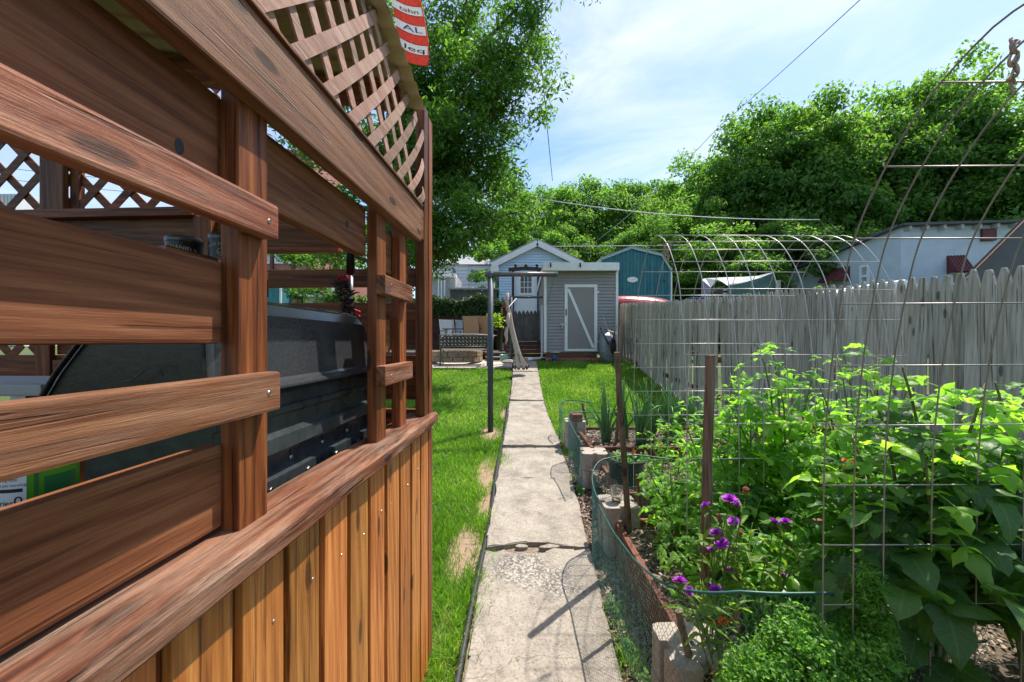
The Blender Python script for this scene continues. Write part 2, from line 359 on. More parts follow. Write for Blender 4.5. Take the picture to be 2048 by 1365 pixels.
def brickmat(name, c1, c2, mortar, scale=1.0, bump=.3):
    m, n, l, b = newmat(name); tc = n.new('ShaderNodeTexCoord')
    mp = n.new('ShaderNodeMapping'); mp.inputs['Rotation'].default_value = (R(90), 0, 0)
    mp.inputs['Scale'].default_value = (scale,)*3
    sw = n.new('ShaderNodeSeparateXYZ'); cb = n.new('ShaderNodeCombineXYZ'); l.new(tc.outputs['Object'], sw.inputs[0])
    l.new(mathn(n, l, 'ADD', sw.outputs[0], sw.outputs[1]), cb.inputs[0]); l.new(sw.outputs[2], cb.inputs[1])
    br = N(n, 'ShaderNodeTexBrick', Scale=1.0); br.inputs['Brick Width'].default_value = .22; br.inputs['Row Height'].default_value = .075
    br.inputs['Mortar Size'].default_value = .008; br.inputs['Color1'].default_value = c1+(1,); br.inputs['Color2'].default_value = c2+(1,); br.inputs['Mortar'].default_value = mortar+(1,)
    l.new(cb.outputs[0], br.inputs[0])
    nz = N(n, 'ShaderNodeTexNoise', Scale=2.5, Detail=6); l.new(tc.outputs['Object'], nz.inputs[0])
    c = mixc(n, l, .35, br.outputs[0], nz.outputs[0], 'SOFT_LIGHT'); l.new(c, b.inputs['Base Color']); b.inputs['Roughness'].default_value = .85
    bp = N(n, 'ShaderNodeBump', Strength=bump, Distance=.02); l.new(br.outputs['Fac'], bp.inputs['Height']); bp.invert = True; l.new(bp.outputs[0], b.inputs['Normal'])
    return m
M['redbrick'] = brickmat('red_brick', (.34, .105, .075), (.27, .085, .065), (.33, .26, .22))
M['tanbrick'] = brickmat('tan_brick', (.40, .20, .10), (.33, .16, .08), (.4, .3, .22))
M['bluebrick'] = brickmat('painted_brick', (.52, .60, .65), (.49, .575, .63), (.45, .53, .58), bump=.5)
def concrete():
    m, n, l, b = newmat('path_concrete'); tc = n.new('ShaderNodeTexCoord')
    def nz(s, d=6, r=.6):
        q = N(n, 'ShaderNodeTexNoise', Scale=s, Detail=d, Roughness=r); l.new(tc.outputs['Object'], q.inputs[0]); return q.outputs[0]
    r = ramp(n, [(.28, (.20, .17, .14)), (.52, (.35, .305, .25)), (.75, (.45, .40, .335))]); l.new(nz(5, 8, .7), r.inputs[0])
    f = ramp(n, [(.36, (.38,)*3), (.48, (.95,)*3), (.7, (1.2,)*3)]); l.new(nz(70, 6, .8), f.inputs[0])
    c = mixc(n, l, .85, r.outputs[0], f.outputs[0], 'MULTIPLY')
    # exposed stones where the skin has worn away
    vo = N(n, 'ShaderNodeTexVoronoi', Scale=75); l.new(tc.outputs['Object'], vo.inputs[0])
    vr = ramp(n, [(.0, (.035, .036, .04)), (.4, (.13, .125, .12)), (.62, (.33, .30, .26)), (.9, (.50, .45, .38))])
    vb = n.new('ShaderNodeSeparateColor'); l.new(vo.outputs['Color'], vb.inputs[0]); l.new(vb.outputs[0], vr.inputs[0])
    wr = N(n, 'ShaderNodeMapRange'); vd = n.new('ShaderNodeVectorMath'); vd.operation = 'DISTANCE'; vd.inputs[1].default_value = (.14, 2.72, .03); l.new(tc.outputs['Object'], vd.inputs[0])
    spot = N(n, 'ShaderNodeMapRange'); l.new(vd.outputs['Value'], spot.inputs[0])
    for i_, v_ in ((1, .10), (2, .42), (3, .24), (4, 0)): spot.inputs[i_].default_value = v_
    l.new(mathn(n, l, 'ADD', nz(2.2, 5, .65), spot.outputs[0]), wr.inputs[0]); wr.inputs[1].default_value = .60; wr.inputs[2].default_value = .74
    c = mixc(n, l, mathn(n, l, 'MULTIPLY', wr.outputs[0], .6), c, vr.outputs[0])
    # hairline cracks
    vc = N(n, 'ShaderNodeTexVoronoi', Scale=.8); vc.feature = 'DISTANCE_TO_EDGE'
    dn = N(n, 'ShaderNodeTexNoise', Scale=3, Detail=5); l.new(tc.outputs['Object'], dn.inputs[0])
    ad = n.new('ShaderNodeVectorMath'); ad.operation = 'MULTIPLY_ADD'; ad.inputs[1].default_value = (.5,)*3; l.new(dn.outputs['Color'], ad.inputs[0]); l.new(tc.outputs['Object'], ad.inputs[2]); l.new(ad.outputs[0], vc.inputs[0])
    ck = mathn(n, l, 'LESS_THAN', vc.outputs['Distance'], .0022)
    c = mixc(n, l, mathn(n, l, 'MULTIPLY', ck, .6), c, (.12, .10, .08))
    l.new(c, b.inputs['Base Color']); b.inputs['Roughness'].default_value = .95; b.inputs['Specular IOR Level'].default_value = .2
    bp = N(n, 'ShaderNodeBump', Strength=.7, Distance=.006)
    l.new(mathn(n, l, 'ADD', nz(60, 6, .7), mathn(n, l, 'MULTIPLY', wr.outputs[0], vo.outputs['Distance'])), bp.inputs['Height']); l.new(bp.outputs[0], b.inputs['Normal'])
    return m
M['concrete'] = concrete()
M['patio'] = plain('patio_concrete', (.50, .41, .35), .9, 0, .15, 6, .2)
def groundmat():
    m, n, l, b = newmat('soil_under_grass'); tc = n.new('ShaderNodeTexCoord')
    a = N(n, 'ShaderNodeTexNoise', Scale=1.2, Detail=8, Roughness=.65); l.new(tc.outputs['Object'], a.inputs[0])
    f = N(n, 'ShaderNodeTexNoise', Scale=45, Detail=6, Roughness=.7); l.new(tc.outputs['Object'], f.inputs[0])
    r = ramp(n, [(.25, (.05, .075, .016)), (.75, (.085, .12, .03))]); l.new(f.outputs[0], r.inputs[0])
    d = ramp(n, [(.25, (.22, .145, .085)), (.75, (.44, .31, .20))]); l.new(f.outputs[0], d.inputs[0])
    at = n.new('ShaderNodeAttribute'); at.attribute_name = 'dirt'
    dd = N(n, 'ShaderNodeMapRange'); l.new(mathn(n, l, 'MULTIPLY_ADD', a.outputs[0], .6, at.outputs['Fac']), dd.inputs[0]); dd.inputs[1].default_value = .6; dd.inputs[2].default_value = .8
    l.new(mixc(n, l, dd.outputs[0], r.outputs[0], d.outputs[0]), b.inputs['Base Color']); b.inputs['Roughness'].default_value = .95
    bp = N(n, 'ShaderNodeBump', Strength=.8, Distance=.02); l.new(f.outputs[0], bp.inputs['Height']); l.new(bp.outputs[0], b.inputs['Normal'])
    return m
M['ground'] = groundmat()
M['chipdirt'] = plain('gravel_dirt', (.25, .19, .135), .95, 0, .5, 70, 1.0)
M['mulch'] = plain('mulch_soil', (.11, .082, .058), .95, 0, .55, 60, 1.0)
M['chip'] = leafmat('mulch_chip', [(0, (.07, .048, .034)), (.45, (.19, .135, .095)), (.8, (.34, .26, .19)), (1, (.46, .39, .32))], .9, .0)
M['grass'] = leafmat('grass_blade', [(0, (.06, .15, .016)), (.5, (.135, .275, .03)), (.88, (.22, .38, .05)), (1, (.46, .44, .20))], .45, .42, spec=.3)
M['leaf_tree'] = leafmat('tree_leaf', [(0, (.03, .08, .018)), (.5, (.078, .175, .034)), (1, (.17, .29, .055))], .42, .52, spec=.35)
M['leaf_wood'] = leafmat('wood_leaf', [(0, (.045, .110, .034)), (.5, (.115, .235, .054)), (1, (.24, .36, .07))], .5, .54, spec=.25)
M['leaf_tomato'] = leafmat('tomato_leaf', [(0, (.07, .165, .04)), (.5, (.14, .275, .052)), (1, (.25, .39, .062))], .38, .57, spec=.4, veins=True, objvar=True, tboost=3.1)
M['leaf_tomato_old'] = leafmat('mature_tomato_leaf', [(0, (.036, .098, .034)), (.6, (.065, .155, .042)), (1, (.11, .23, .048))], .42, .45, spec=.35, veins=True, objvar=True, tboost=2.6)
M['leaf_pepper'] = leafmat('pepper_leaf', [(0, (.06, .16, .038)), (.6, (.115, .25, .05)), (1, (.19, .33, .065))], .33, .52, spec=.45, veins=True, objvar=True, tboost=3.1)
M['leaf_onion'] = leafmat('onion_leaf', [(0, (.09, .21, .09)), (1, (.18, .35, .14))], .35, .3, objvar=True)
M['leaf_parsley'] = leafmat('parsley_leaf', [(0, (.06, .15, .03)), (.6, (.12, .27, .05)), (1, (.22, .38, .09))], .45, .5, tboost=2.6)
M['leaf_aster'] = leafmat('aster_leaf', [(0, (.08, .16, .02)), (1, (.17, .27, .035))], .45, .5, objvar=True, tboost=2.6)
M['leaf_ivy'] = leafmat('ivy_leaf', [(0, (.018, .05, .012)), (.6, (.045, .095, .022)), (.92, (.10, .15, .04)), (1, (.16, .07, .03))], .4, .25)
M['leaf_yellow'] = leafmat('yellow_green_leaf', [(0, (.12, .22, .015)), (1, (.26, .36, .03))], .45, .5)
# ------------------------------------------------------------------ the setting
def path_edges(y):
    xl = -.30+.0345*y if y < 9 else .01+.02*(y-9)
    xr = float(np.interp(y, [0, 1.9, 4.3, 5.7, 7.4, 10, 12], [.50, .525, .64, .645, .60, .64, .70]))
    return xl, xr
DIRT = [(-.36, 3.05, .17, .5), (-.27, 4.6, .16, .6), (-.33, 5.95, .20, .45), (-.22, 3.75, .12, .35), (-.95, 4.35, .10, .12), (-.12, 7.0, .1, .4), (-.4, 2.3, .08, .2), (.15, 3.1, .6, .25)]
def dirt(x, y):
    v = 0
    for cx, cy_, rx, ry in DIRT: v = np.maximum(v, np.clip(1.25-np.sqrt(((x-cx)/rx)**2+((y-cy_)/ry)**2), 0, 1))
    return v*(.75+.5*(.5+.5*np.sin(x*23+2*np.sin(y*17))*np.sin(y*19+2*np.sin(x*29))))
def sheet(name, xs, ys, zf, mat, attr=None, parent=None):
    xs, ys = np.asarray(xs), np.asarray(ys); X, Y = np.meshgrid(xs, ys); Z = zf(X, Y)
    V = np.stack([X, Y, Z], -1).reshape(-1, 3); nx, ny = len(xs), len(ys)
    i = (np.arange(ny-1)[:, None]*nx+np.arange(nx-1)[None]).ravel()
    at = {'dirt': ('FLOAT', attr(X, Y).ravel())} if attr else None
    return link(name, np_mesh(name, V, np.stack([i, i+1, i+nx+1, i+nx], -1), mat, True, at), parent)
gi = lambda Y: np.interp(Y, GY, GZ)
xs = np.concatenate([np.linspace(-200, -8, 24), np.arange(-7.5, -1.2, .5), np.arange(-1.2, 1.0, .05), np.arange(1, 8, .5), np.linspace(8, 200, 24)])
ys = np.concatenate([np.linspace(-60, -2, 10), np.arange(-1.5, 1.8, .3), np.arange(1.8, 8, .06), np.arange(8, 14, .3), np.linspace(14, 300, 60)])
tag(sheet('ground', xs, ys, lambda X, Y: gi(Y)-.03, M['ground'], lambda X, Y: dirt(X, Y)), kind='structure')
# garden soil, covered with mulch
tag(sheet('garden_soil', np.linspace(.42, 3.22, 40), np.linspace(.2, 5.75, 70), lambda X, Y: gi(Y)-.022+.008*np.sin(X*21+Y*13)*np.sin(Y*17), M['mulch']), kind='structure')
# gravelly dirt bed under the slabs, seen in their joints
tag(sheet('path_bed', np.linspace(0, 1, 9), np.linspace(-1.2, 12.2, 90), lambda U, Y: gi(Y)+.002, M['chipdirt']), kind='structure')
_pb = bpy.data.objects['path_bed'].data
for v in _pb.vertices:
    a_, b_ = path_edges(v.co.y); v.co.x = a_-.01+(b_-a_+.02)*v.co.x
# concrete path: slabs
path = link('path', None); path.empty_display_size = .1; tag(path, kind='structure')
cuts = [-1.2, .35, 1.78, 3.08, 4.33, 5.30, 5.74, 7.38, 7.72, 8.9, 9.9, 10.6, 11.5, 12.3]
def rough_line(x0, x1, y, n, amp, seed):
    return [(x0+(x1-x0)*i/n, y+amp*mnoise.fractal(Vector((x0+(x1-x0)*i/n*5, seed*3.7, 0)), .8, 2.2, 4)) for i in range(n+1)]
for i in range(len(cuts)-1):
    ya, yb = cuts[i], cuts[i+1]; gap = (.018 if i != 6 else .03) if i != 2 else .05
    amp = .022 if ya < 6 else .008
    a0, b0 = path_edges(ya); a1, b1 = path_edges(yb)
    near = rough_line(a0, b0, ya+.006, 12, amp, i*2); far = rough_line(a1, b1, yb-gap, 12, amp*(3.2 if i == 2 else 1), i*2+1)
    if i == 2: far = [(x, y-.075*math.exp(-((x-.05)/.2)**2)+.02*max(0, (x-.35))) for x, y in far]
    if i == 3: near = [(x, y+.035*math.sin(x*9)-.03) for x, y in near]
    dz = [0, .0, .0, .016, -.010, .020, .004, -.012, .010, -.006, .008, .0, 0][i]; tilt = random.uniform(-.025, .025)
    mb = MB(); n = len(near); rows = 9; grid = []
    for r in range(rows):
        t = r/(rows-1); row = []
        for k in range(n):
            x = near[k][0]*(1-t)+far[k][0]*t; y = near[k][1]*(1-t)+far[k][1]*t
            if k in (0, n-1): x += .016*mnoise.noise(Vector((x*9, y*7, i)))
            row.append((x, y, g(y)+.022+dz+tilt*(x-.2)+.004*mnoise.noise(Vector((x*3, y*3, i)))))
        grid.append(row)
    for r in range(rows-1):
        for k in range(n-1): mb.quad(grid[r][k], grid[r][k+1], grid[r+1][k+1], grid[r+1][k])
    ring = grid[0]+[grid[r][-1] for r in range(1, rows)]+grid[-1][::-1][1:]+[grid[r][0] for r in range(rows-2, 0, -1)]
    for k in range(len(ring)):
        p, q = ring[k], ring[(k+1) % len(ring)]; mb.quad((p[0], p[1], p[2]-.1), (q[0], q[1], q[2]-.1), q, p)
    bm_me = mb.mesh('slab', M['concrete'])
    bm = bmesh.new(); bm.from_mesh(bm_me); bmesh.ops.remove_doubles(bm, verts=bm.verts, dist=1e-5)
    ed = [e for e in bm.edges if len(e.link_faces) == 2 and e.calc_face_angle(0) > .7 and min(v.co.z-g(v.co.y) for v in e.verts) > -.02]
    bmesh.ops.bevel(bm, geom=ed, offset=.007, segments=2, affect='EDGES'); bm.to_mesh(bm_me); bm.free()
    link('slab', bm_me, path)
# loose broken pieces in the joint
for (x, y, w, d) in ((.07, 3.06, .10, .05), (.30, 3.06, .20, .055), (.45, 3.085, .09, .045)):
    mb = MB(); p = [(math.cos(a)*w/2*(1+.15*math.sin(a*3+x*40)), math.sin(a)*d/2) for a in np.linspace(0, 2*math.pi, 11)[:-1]]
    mb.prism(p, 0, .045, 'z'); mb.build('broken_piece', M['concrete'], path, bevel=.008, loc=(x, y-.01, g(y)-.015), rot=(.05, .04, x))
# black lawn edging, left of the path
mb = MB(); mb.tube([(path_edges(y)[0]-.022+.008*math.sin(y*2.3), y, g(y)+.018+.012*math.sin(y*3.1)) for y in np.arange(.3, 7.6, .12)], .017, 8)
solo(mb.build('lawn_edging', M['plastic'], smooth=True), 'black plastic edging strip between lawn and concrete path', 'edging')
# patio
tag(sheet('patio', np.linspace(-5.5, .0, 12), np.linspace(10.25, 12.2, 8), lambda X, Y: gi(Y)-.012+.012, M['patio']), kind='structure')
# ------------------------------------------------------------------ grass blades
def blades(n, X, Y, L, W, lean, tint, Z=None):
    a = rng.uniform(0, 2*np.pi, n); c, s = np.cos(a), np.sin(a); ln = L*lean
    la = rng.uniform(0, 2*np.pi, n); dx, dy = np.cos(la)*ln, np.sin(la)*ln
    Z0 = (np.interp(Y, GY, GZ) if Z is None else Z)-.028
    H = L*np.sqrt(np.clip(1-lean**2*.8, .1, 1))
    V = np.zeros((n, 5, 3), np.float32)
    for k, (t, w) in enumerate(((0, .8), (0, -.8), (.55, -1), (.55, 1), (1, 0))):
        q = t**1.8
        V[:, k, 0] = X+dx*q+c*W*w/2; V[:, k, 1] = Y+dy*q+s*W*w/2; V[:, k, 2] = Z0+H*(t-.18*lean*t*t)
    b = (np.arange(n)*5)[:, None]
    T = np.concatenate([b+np.array([[0, 1, 2]]), b+np.array([[0, 2, 3]]), b+np.array([[3, 2, 4]])], 0)
    return V.reshape(-1, 3), T, np.repeat(tint, 5)
def scatter(x0, x1, y0, y1, dens, keep):
    n = int((x1-x0)*(y1-y0)*dens); X = rng.uniform(x0, x1, n); Y = rng.uniform(y0, y1, n); k = keep(X, Y); return X[k], Y[k]
pl = lambda Y: np.where(Y < 9, -.30+.0345*Y, .01+.02*(Y-9))
pr = lambda Y: np.interp(Y, [0, 1.9, 4.3, 5.7, 7.4, 10, 12], [.50, .525, .64, .645, .60, .64, .70])
def patch(X, Y, s=1.0):
    return np.sin(X*3.1*s+1.3*np.sin(Y*2.2*s))*np.sin(Y*2.7*s+1.1*np.sin(X*1.9*s))
VV, TT, AA, off = [], [], [], 0
def add(X, Y, Lr, Wr, lean, tb=0):
    global off
    n = len(X)
    if n == 0: return
    L = rng.uniform(*Lr, n)*(1+.25*patch(X, Y, 1.7)); tint = np.clip(.48+.22*patch(X, Y)+rng.normal(0, .2, n)+tb, 0, 1)
    V, T, A = blades(n, X, Y, L, rng.uniform(*Wr, n), rng.uniform(*lean, n), tint)
    VV.append(V); TT.append(T+off); AA.append(A); off += len(V)
gz = lambda Y: -.5375+.0575*Y+.03     # gazebo wall line
def lawn_left(X, Y):
    e = pl(Y)-.05+.03*np.sin(Y*6)
    return (X < e) & ((X > gz(Y)) | (Y > 2.2)) & ((dirt(X, Y)+rng.normal(0, .22, len(X))) < .50)
X, Y = scatter(-1.2, 0, 1.2, 3.6, 11000, lawn_left); add(X, Y, (.05, .125), (.0035, .006), (.25, .85))
X, Y = scatter(-2.0, .1, 3.6, 6, 5500, lawn_left); add(X, Y, (.045, .095), (.005, .008), (.25, .85))
X, Y = scatter(-4.5, .1, 6, 10.3, 2600, lawn_left); add(X, Y, (.045, .085), (.008, .012), (.3, .85))
def lawn_right(X, Y): return (X > pr(Y)+.03+.02*np.sin(Y*7)) & ((Y > 5.55) | (X < pr(Y)+.16)) & (Y < 11.4)
X, Y = scatter(.6, 3.25, 5.0, 7.2, 4500, lawn_right); add(X, Y, (.05, .10), (.006, .009), (.25, .85), .08)
X, Y = scatter(.6, 3.25, 7.2, 11.4, 2600, lawn_right); add(X, Y, (.045, .085), (.009, .013), (.25, .85), .08)
X, Y = scatter(-9, -4.5, 3, 10.3, 500, lambda X, Y: X < 0); add(X, Y, (.05, .09), (.012, .018), (.3, .85))
# longer tufts along the board wall, the dirt patches and the path edge
for (cx, cy_, r, n, L) in ((-.37, 1.72, .07, 420, .16), (-.38, 2.05, .06, 420, .17), (-.37, 2.35, .06, 300, .15), (-.2, 3.45, .07, 420, .14), (-.16, 3.0, .05, 240, .12), (-.17, 4.85, .09, 420, .13), (-.19, 5.3, .07, 260, .10), (.66, 4.3, .05, 90, .1), (.69, 5.25, .06, 160, .1), (.61, 2.05, .04, 150, .12), (.60, 1.72, .04, 120, .11), (.0, 4.35, .05, 30, .05), (.35, 3.08, .07, 40, .05), (-.1, 5.72, .05, 40, .05), (.5, 5.3, .05, 60, .06), (.66, 6.3, .03, 120, .08), (.64, 7.0, .03, 120, .08), (-.13, 5.0, .02, 90, .09), (-.02, 7.6, .03, 120, .07), (.62, 2.3, .03, 60, .1), (-.25, 2.7, .05, 200, .13)):
    X = rng.normal(cx, r, n); Y = rng.normal(cy_, r*1.6, n); add(X, Y, (L*.5, L), (.003, .006), (.3, .95), .1)
grass = link('lawn_grass', np_mesh('lawn_grass', np.concatenate(VV), np.concatenate(TT), M['grass'], False, {'tint': ('FLOAT', np.concatenate(AA))}))
tag(grass, 'bright green mown lawn grass on both sides of the concrete path', 'grass', kind='stuff')
# ------------------------------------------------------------------ mulch chips
def chips(n, x0, x1, y0, y1, zf, size, keep=None):
    X = rng.uniform(x0, x1, n); Y = rng.uniform(y0, y1, n)
    if keep is not None: k = keep(X, Y); X, Y = X[k], Y[k]; n = len(X)
    a = rng.uniform(0, 6.28, n); L = rng.uniform(.4, 1.2, n)*size; W = L*rng.uniform(.25, .6, n); t = rng.normal(0, .35, (n, 2))
    ux = np.stack([np.cos(a), np.sin(a), t[:, 0]], -1)*L[:, None]/2; uy = np.stack([-np.sin(a), np.cos(a), t[:, 1]], -1)*W[:, None]/2
    c = np.stack([X, Y, zf(X, Y)+rng.uniform(0, .012, n)], -1)
    V = np.stack([c-ux-uy*.6, c+ux*.8-uy, c+ux+uy*.7, c-ux*.9+uy], 1)
    return V.reshape(-1, 3), (np.arange(n)*4)[:, None]+np.arange(4)[None], np.repeat(rng.uniform(0, 1, n)**1.3, 4)
vs, fs, ts, o = [], [], [], 0
for a in ((9000, .5, .80, 1.2, 5.6, lambda X, Y: np.interp(Y, GY, GZ)-.014, .036, lambda X, Y: X > pr(Y)+.005),
          (7000, .8, 2.6, 1.5, 3.1, lambda X, Y: .27+0*X, .032, None), (5000, .8, 2.4, 3.35, 4.3, lambda X, Y: .34+0*X, .034, None), (6000, .85, 2.4, 4.4, 5.45, lambda X, Y: .44+0*X, .045, None)):
    V, Fq, T = chips(*a); vs.append(V); fs.append(Fq+o); ts.append(T); o += len(V)
tag(link('wood_mulch', np_mesh('wood_mulch', np.concatenate(vs), np.concatenate(fs), M['chip'], False, {'tint': ('FLOAT', np.concatenate(ts))})), 'brown wood mulch beside the path and in the beds', 'mulch', kind='stuff')
# ------------------------------------------------------------------ gazebo (local frame: x = outwards from the board face, y = along the wall)
gaz = thing('gazebo', 'brown stained wooden gazebo with slatted rails and lattice, filling the left side', 'gazebo', (-.5375, 0, 0), -math.atan(.0575))
def gp(name, x0, x1, y0, y1, z0, z1, mat, bev=.004, parent=gaz):
    cx, cy_, cz = (x0+x1)/2, (y0+y1)/2, (z0+z1)/2
    return MB().box(x0-cx, x1-cx, y0-cy_, y1-cy_, z0-cz, z1-cz).build(name, mat, parent, bevel=bev, loc=(cx, cy_, cz))
CAPZ = 1.283
# board skirt: outer boards and the inner boards behind their gaps
pitch = .1445; yend = 2.015
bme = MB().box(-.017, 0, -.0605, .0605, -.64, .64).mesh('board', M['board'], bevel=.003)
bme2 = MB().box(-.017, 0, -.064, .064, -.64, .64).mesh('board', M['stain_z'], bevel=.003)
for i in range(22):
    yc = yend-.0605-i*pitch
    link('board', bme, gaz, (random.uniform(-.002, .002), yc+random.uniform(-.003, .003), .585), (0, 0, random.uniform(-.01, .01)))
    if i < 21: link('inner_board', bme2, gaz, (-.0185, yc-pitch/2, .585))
# nail heads
nail = MB().lathe([(0, 0), (.0035, 0), (.003, .0012), (0, .0015)], 8).mesh('nail', M['steel'])
for i in range(12):
    yc = yend-.06-i*pitch
    for z in (1.06+random.uniform(-.02, .02),):
        link('nail', nail, gaz, (.0005, yc+random.choice((-.03, .025)), z), (0, R(90), 0))
# cap rail, worn
mb = MB(); n = 44; rows = []
for k in range(n+1):
    y = -1.2+(2.075+1.2)*k/n; w1 = .004*mnoise.noise(Vector((y*4, 0, 3))); w2 = .003*mnoise.noise(Vector((y*5, 7, 3)))
    rows.append([(-.115, y, CAPZ-.05), (-.115, y, CAPZ-.004), (-.10, y, CAPZ+w2), (-.03, y, CAPZ+w2-.002), (.022+w1, y, CAPZ+w2), (.036+w1, y, CAPZ-.010+w2), (.036+w1*1.5, y, CAPZ-.045), (.030+w1, y, CAPZ-.052)])
for k in range(n):
    for j in range(8): mb.quad(rows[k][j], rows[k][(j+1) % 8], rows[k+1][(j+1) % 8], rows[k+1][j])
mb.quad(*rows[0]); mb.quad(*rows[-1][::-1])
me = mb.mesh('cap_rail', M['cap']); link('cap_rail', me, gaz)
# posts
for (y0, y1, x0) in ((.774, .858, -.074), (1.4525, 1.541, -.074), (1.70, 1.785, -.074)):
    gp('post', x0, -.036, y0, y1, CAPZ-.3, 2.30 if y0 < 1 else 2.2, M['stain_z'])
for y0 in (-.1, -.9): gp('post', -.074, -.036, y0, y0+.086, .4, 2.3, M['stain_z'])
# corner post: two pieces side by side
gp('post', -.046, -.001, 1.95, 2.018, CAPZ+.001, 2.80, M['stain_z'])
gp('post', -.046, .003, 2.020, 2.088, .05, 2.78, M['stain_z'])
# upper beam and the shelf edge on it
gp('beam', -.045, 0, -1.2, 1.90, 2.12, 2.285, M['beam'], .006)
gp('ledge', -.03, .008, -1.2, 1.90, 2.2855, 2.294, M['stain_y'], .002)
gp('joist_end', -.044, -.003, 1.903, 1.946, 2.14, 2.28, M['stain_y'], .003)
# inside planks
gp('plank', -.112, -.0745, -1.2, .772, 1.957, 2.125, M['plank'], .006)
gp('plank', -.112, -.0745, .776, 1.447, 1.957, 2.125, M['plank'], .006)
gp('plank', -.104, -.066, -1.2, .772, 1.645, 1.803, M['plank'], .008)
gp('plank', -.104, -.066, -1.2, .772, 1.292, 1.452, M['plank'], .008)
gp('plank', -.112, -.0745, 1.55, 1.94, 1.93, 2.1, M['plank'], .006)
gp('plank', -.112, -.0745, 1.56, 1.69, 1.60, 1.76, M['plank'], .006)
# outer slats
gp('slat', -.036, 0, -1.2, .842, 1.862, 1.932, M['weath_y'], .006)
gp('slat', -.036, 0, -1.2, .848, 1.506, 1.586, M['weath_y'], .006)
gp('slat', -.036, 0, 1.44, 1.765, 1.820, 1.890, M['weath_y'], .005)
gp('slat', -.036, 0, 1.44, 1.765, 1.487, 1.560, M['weath_y'], .005)
# screws on slat ends and beam
scr = MB().lathe([(0, .001), (.004, .001), (.005, 0)], 8).mesh('screw', M['steel'])
for y, z in ((.81, 1.892), (.81, 1.545), (1.50, 1.86), (1.50, 1.52)): link('screw', scr, gaz, (.0006, y, z), (0, R(90), 0))
knot = MB().lathe([(0, .0005), (.009, .0008), (.012, 0)], 9).mesh('knot', M['ink'])
link('knot', knot, gaz, (-.0742, 1.30, 2.03), (0, R(90), 0), (1.1, 1, .6)); link('knot', knot, gaz, (-.0742, .685, 1.985), (0, R(90), 0), (1.2, .8, .6))
# roof: corrugated sheet with rafters
def rz(y, x): return 2.78-.19*(y-1.327)-.16*(x-.04)+.0
mb = MB(); ysr = np.arange(-1.2, 1.80, .0125); xr = [.045, -.4, -1.2, -2.9]
for t in (0, -.006):
    G = [[(x, y, rz(y, x)+.009*math.sin(y*2*math.pi/.075)+t) for x in xr] for y in ysr]
    for a in range(len(G)-1):
        for k in range(3): mb.quad(G[a][k], G[a][k+1], G[a+1][k+1], G[a+1][k])
mb.build('roof_sheet', M['roof_beige'], gaz, smooth=True)
for y in (-.9, -.3, .3, .75, 1.2, 1.65):
    mb = MB(); zz = lambda x: rz(y, x)-.018
    mb.hexa([(-2.9, y, zz(-2.9)-.1), (-.03, y, zz(-.03)-.1), (-.03, y+.04, zz(-.03)-.1), (-2.9, y+.04, zz(-2.9)-.1), (-2.9, y, zz(-2.9)), (-.03, y, zz(-.03)), (-.03, y+.04, zz(-.03)), (-2.9, y+.04, zz(-2.9))])
    mb.build('rafter', M['stain_x'], gaz)
for x in (-.62, -1.3, -2.0): gp('purlin', x, x+.09, -1.2, 1.75, rz(1.75, x)-.20, rz(1.75, x)-.16, M['roof_beige'], .003)
# lattice above the beam
lat = link('lattice_panel', None, gaz); lat.empty_display_size = .05
def lstrip(y0, sgn, d):
    z0 = 2.292; pts = []
    L = 0
    for k in range(90):
        y = y0+sgn*L*.7071; z = z0+L*.7071
        if z > rz(y, 0)-.012 or y > 1.945 or y < -1.2: break
        L += .01
    if L < .05: return
    mb = MB(); n = 8; w = .0175; c = []
    for k in range(n+1):
        t = k/n; y = y0+sgn*L*t*.7071; z = z0+L*t*.7071; bow = .016*math.sin(math.pi*min(1, t*.9+.05))
        c.append((d+bow, y, z))
    e = Vector((0, -sgn*.7071, .7071)).cross(Vector((1, 0, 0)))
    e = Vector((0, -.7071*1, .7071*sgn))
    R_ = []
    for k, p in enumerate(c):
        p = Vector(p); R_.append([p-e*w, p+e*w, p+e*w-Vector((.006, 0, 0)), p-e*w-Vector((.006, 0, 0))])
    for k in range(n):
        for j in range(4): mb.quad(R_[k][j], R_[k][(j+1) % 4], R_[k+1][(j+1) % 4], R_[k+1][j])
    mb.quad(*R_[0]); mb.quad(*R_[-1][::-1])
    mb.build('lattice_strip', M['lattice'], lat)
for k in range(20):
    y = .898+.137*(k-10)
    if y < 1.93: lstrip(y, 1, -.006)
for k in range(26):
    y = .86+.137*(k-11)
    lstrip(y, -1, -.014)
# -------- far end wall
Yb = 2.06
def xw(px): return (px-1024)/F*Yb+.5375-.0575*Yb
def zw(py): return EYE+(682.5-py)/F*Yb
gp('end_plank', -2.9, xw(675), Yb, Yb+.035, zw(490), zw(428), M['stain_x'], .004)
gp('end_ledge', -2.9, xw(676), Yb-.02, Yb+.034, zw(503), zw(491), M['stain_x'], .006)
gp('end_plank', xw(440), -.047, Yb, Yb+.035, zw(573), zw(537), M['stain_x'])
gp('end_plank', xw(440), -.047, Yb, Yb+.035, zw(690), zw(605), M['stain_x'])
gp('end_plank', -2.9, -.047, Yb, Yb+.035, zw(800), zw(712), M['stain_x'])
gp('end_plank', -2.9, -.047, Yb, Yb+.035, .3, zw(820), M['stain_x'])
gp('end_plank', xw(61), xw(439), Yb+.001, Yb+.03, zw(711), zw(640), M['stain_x'])
for k in range(6): gp('side_plank', -2.925, -2.902, -1.2, 2.05, .36+k*.19, .54+k*.19, M['stain_y'])
gp('end_rail', -2.9, xw(378), Yb-.05, Yb+.036, zw(428), zw(410), M['stain_x'])
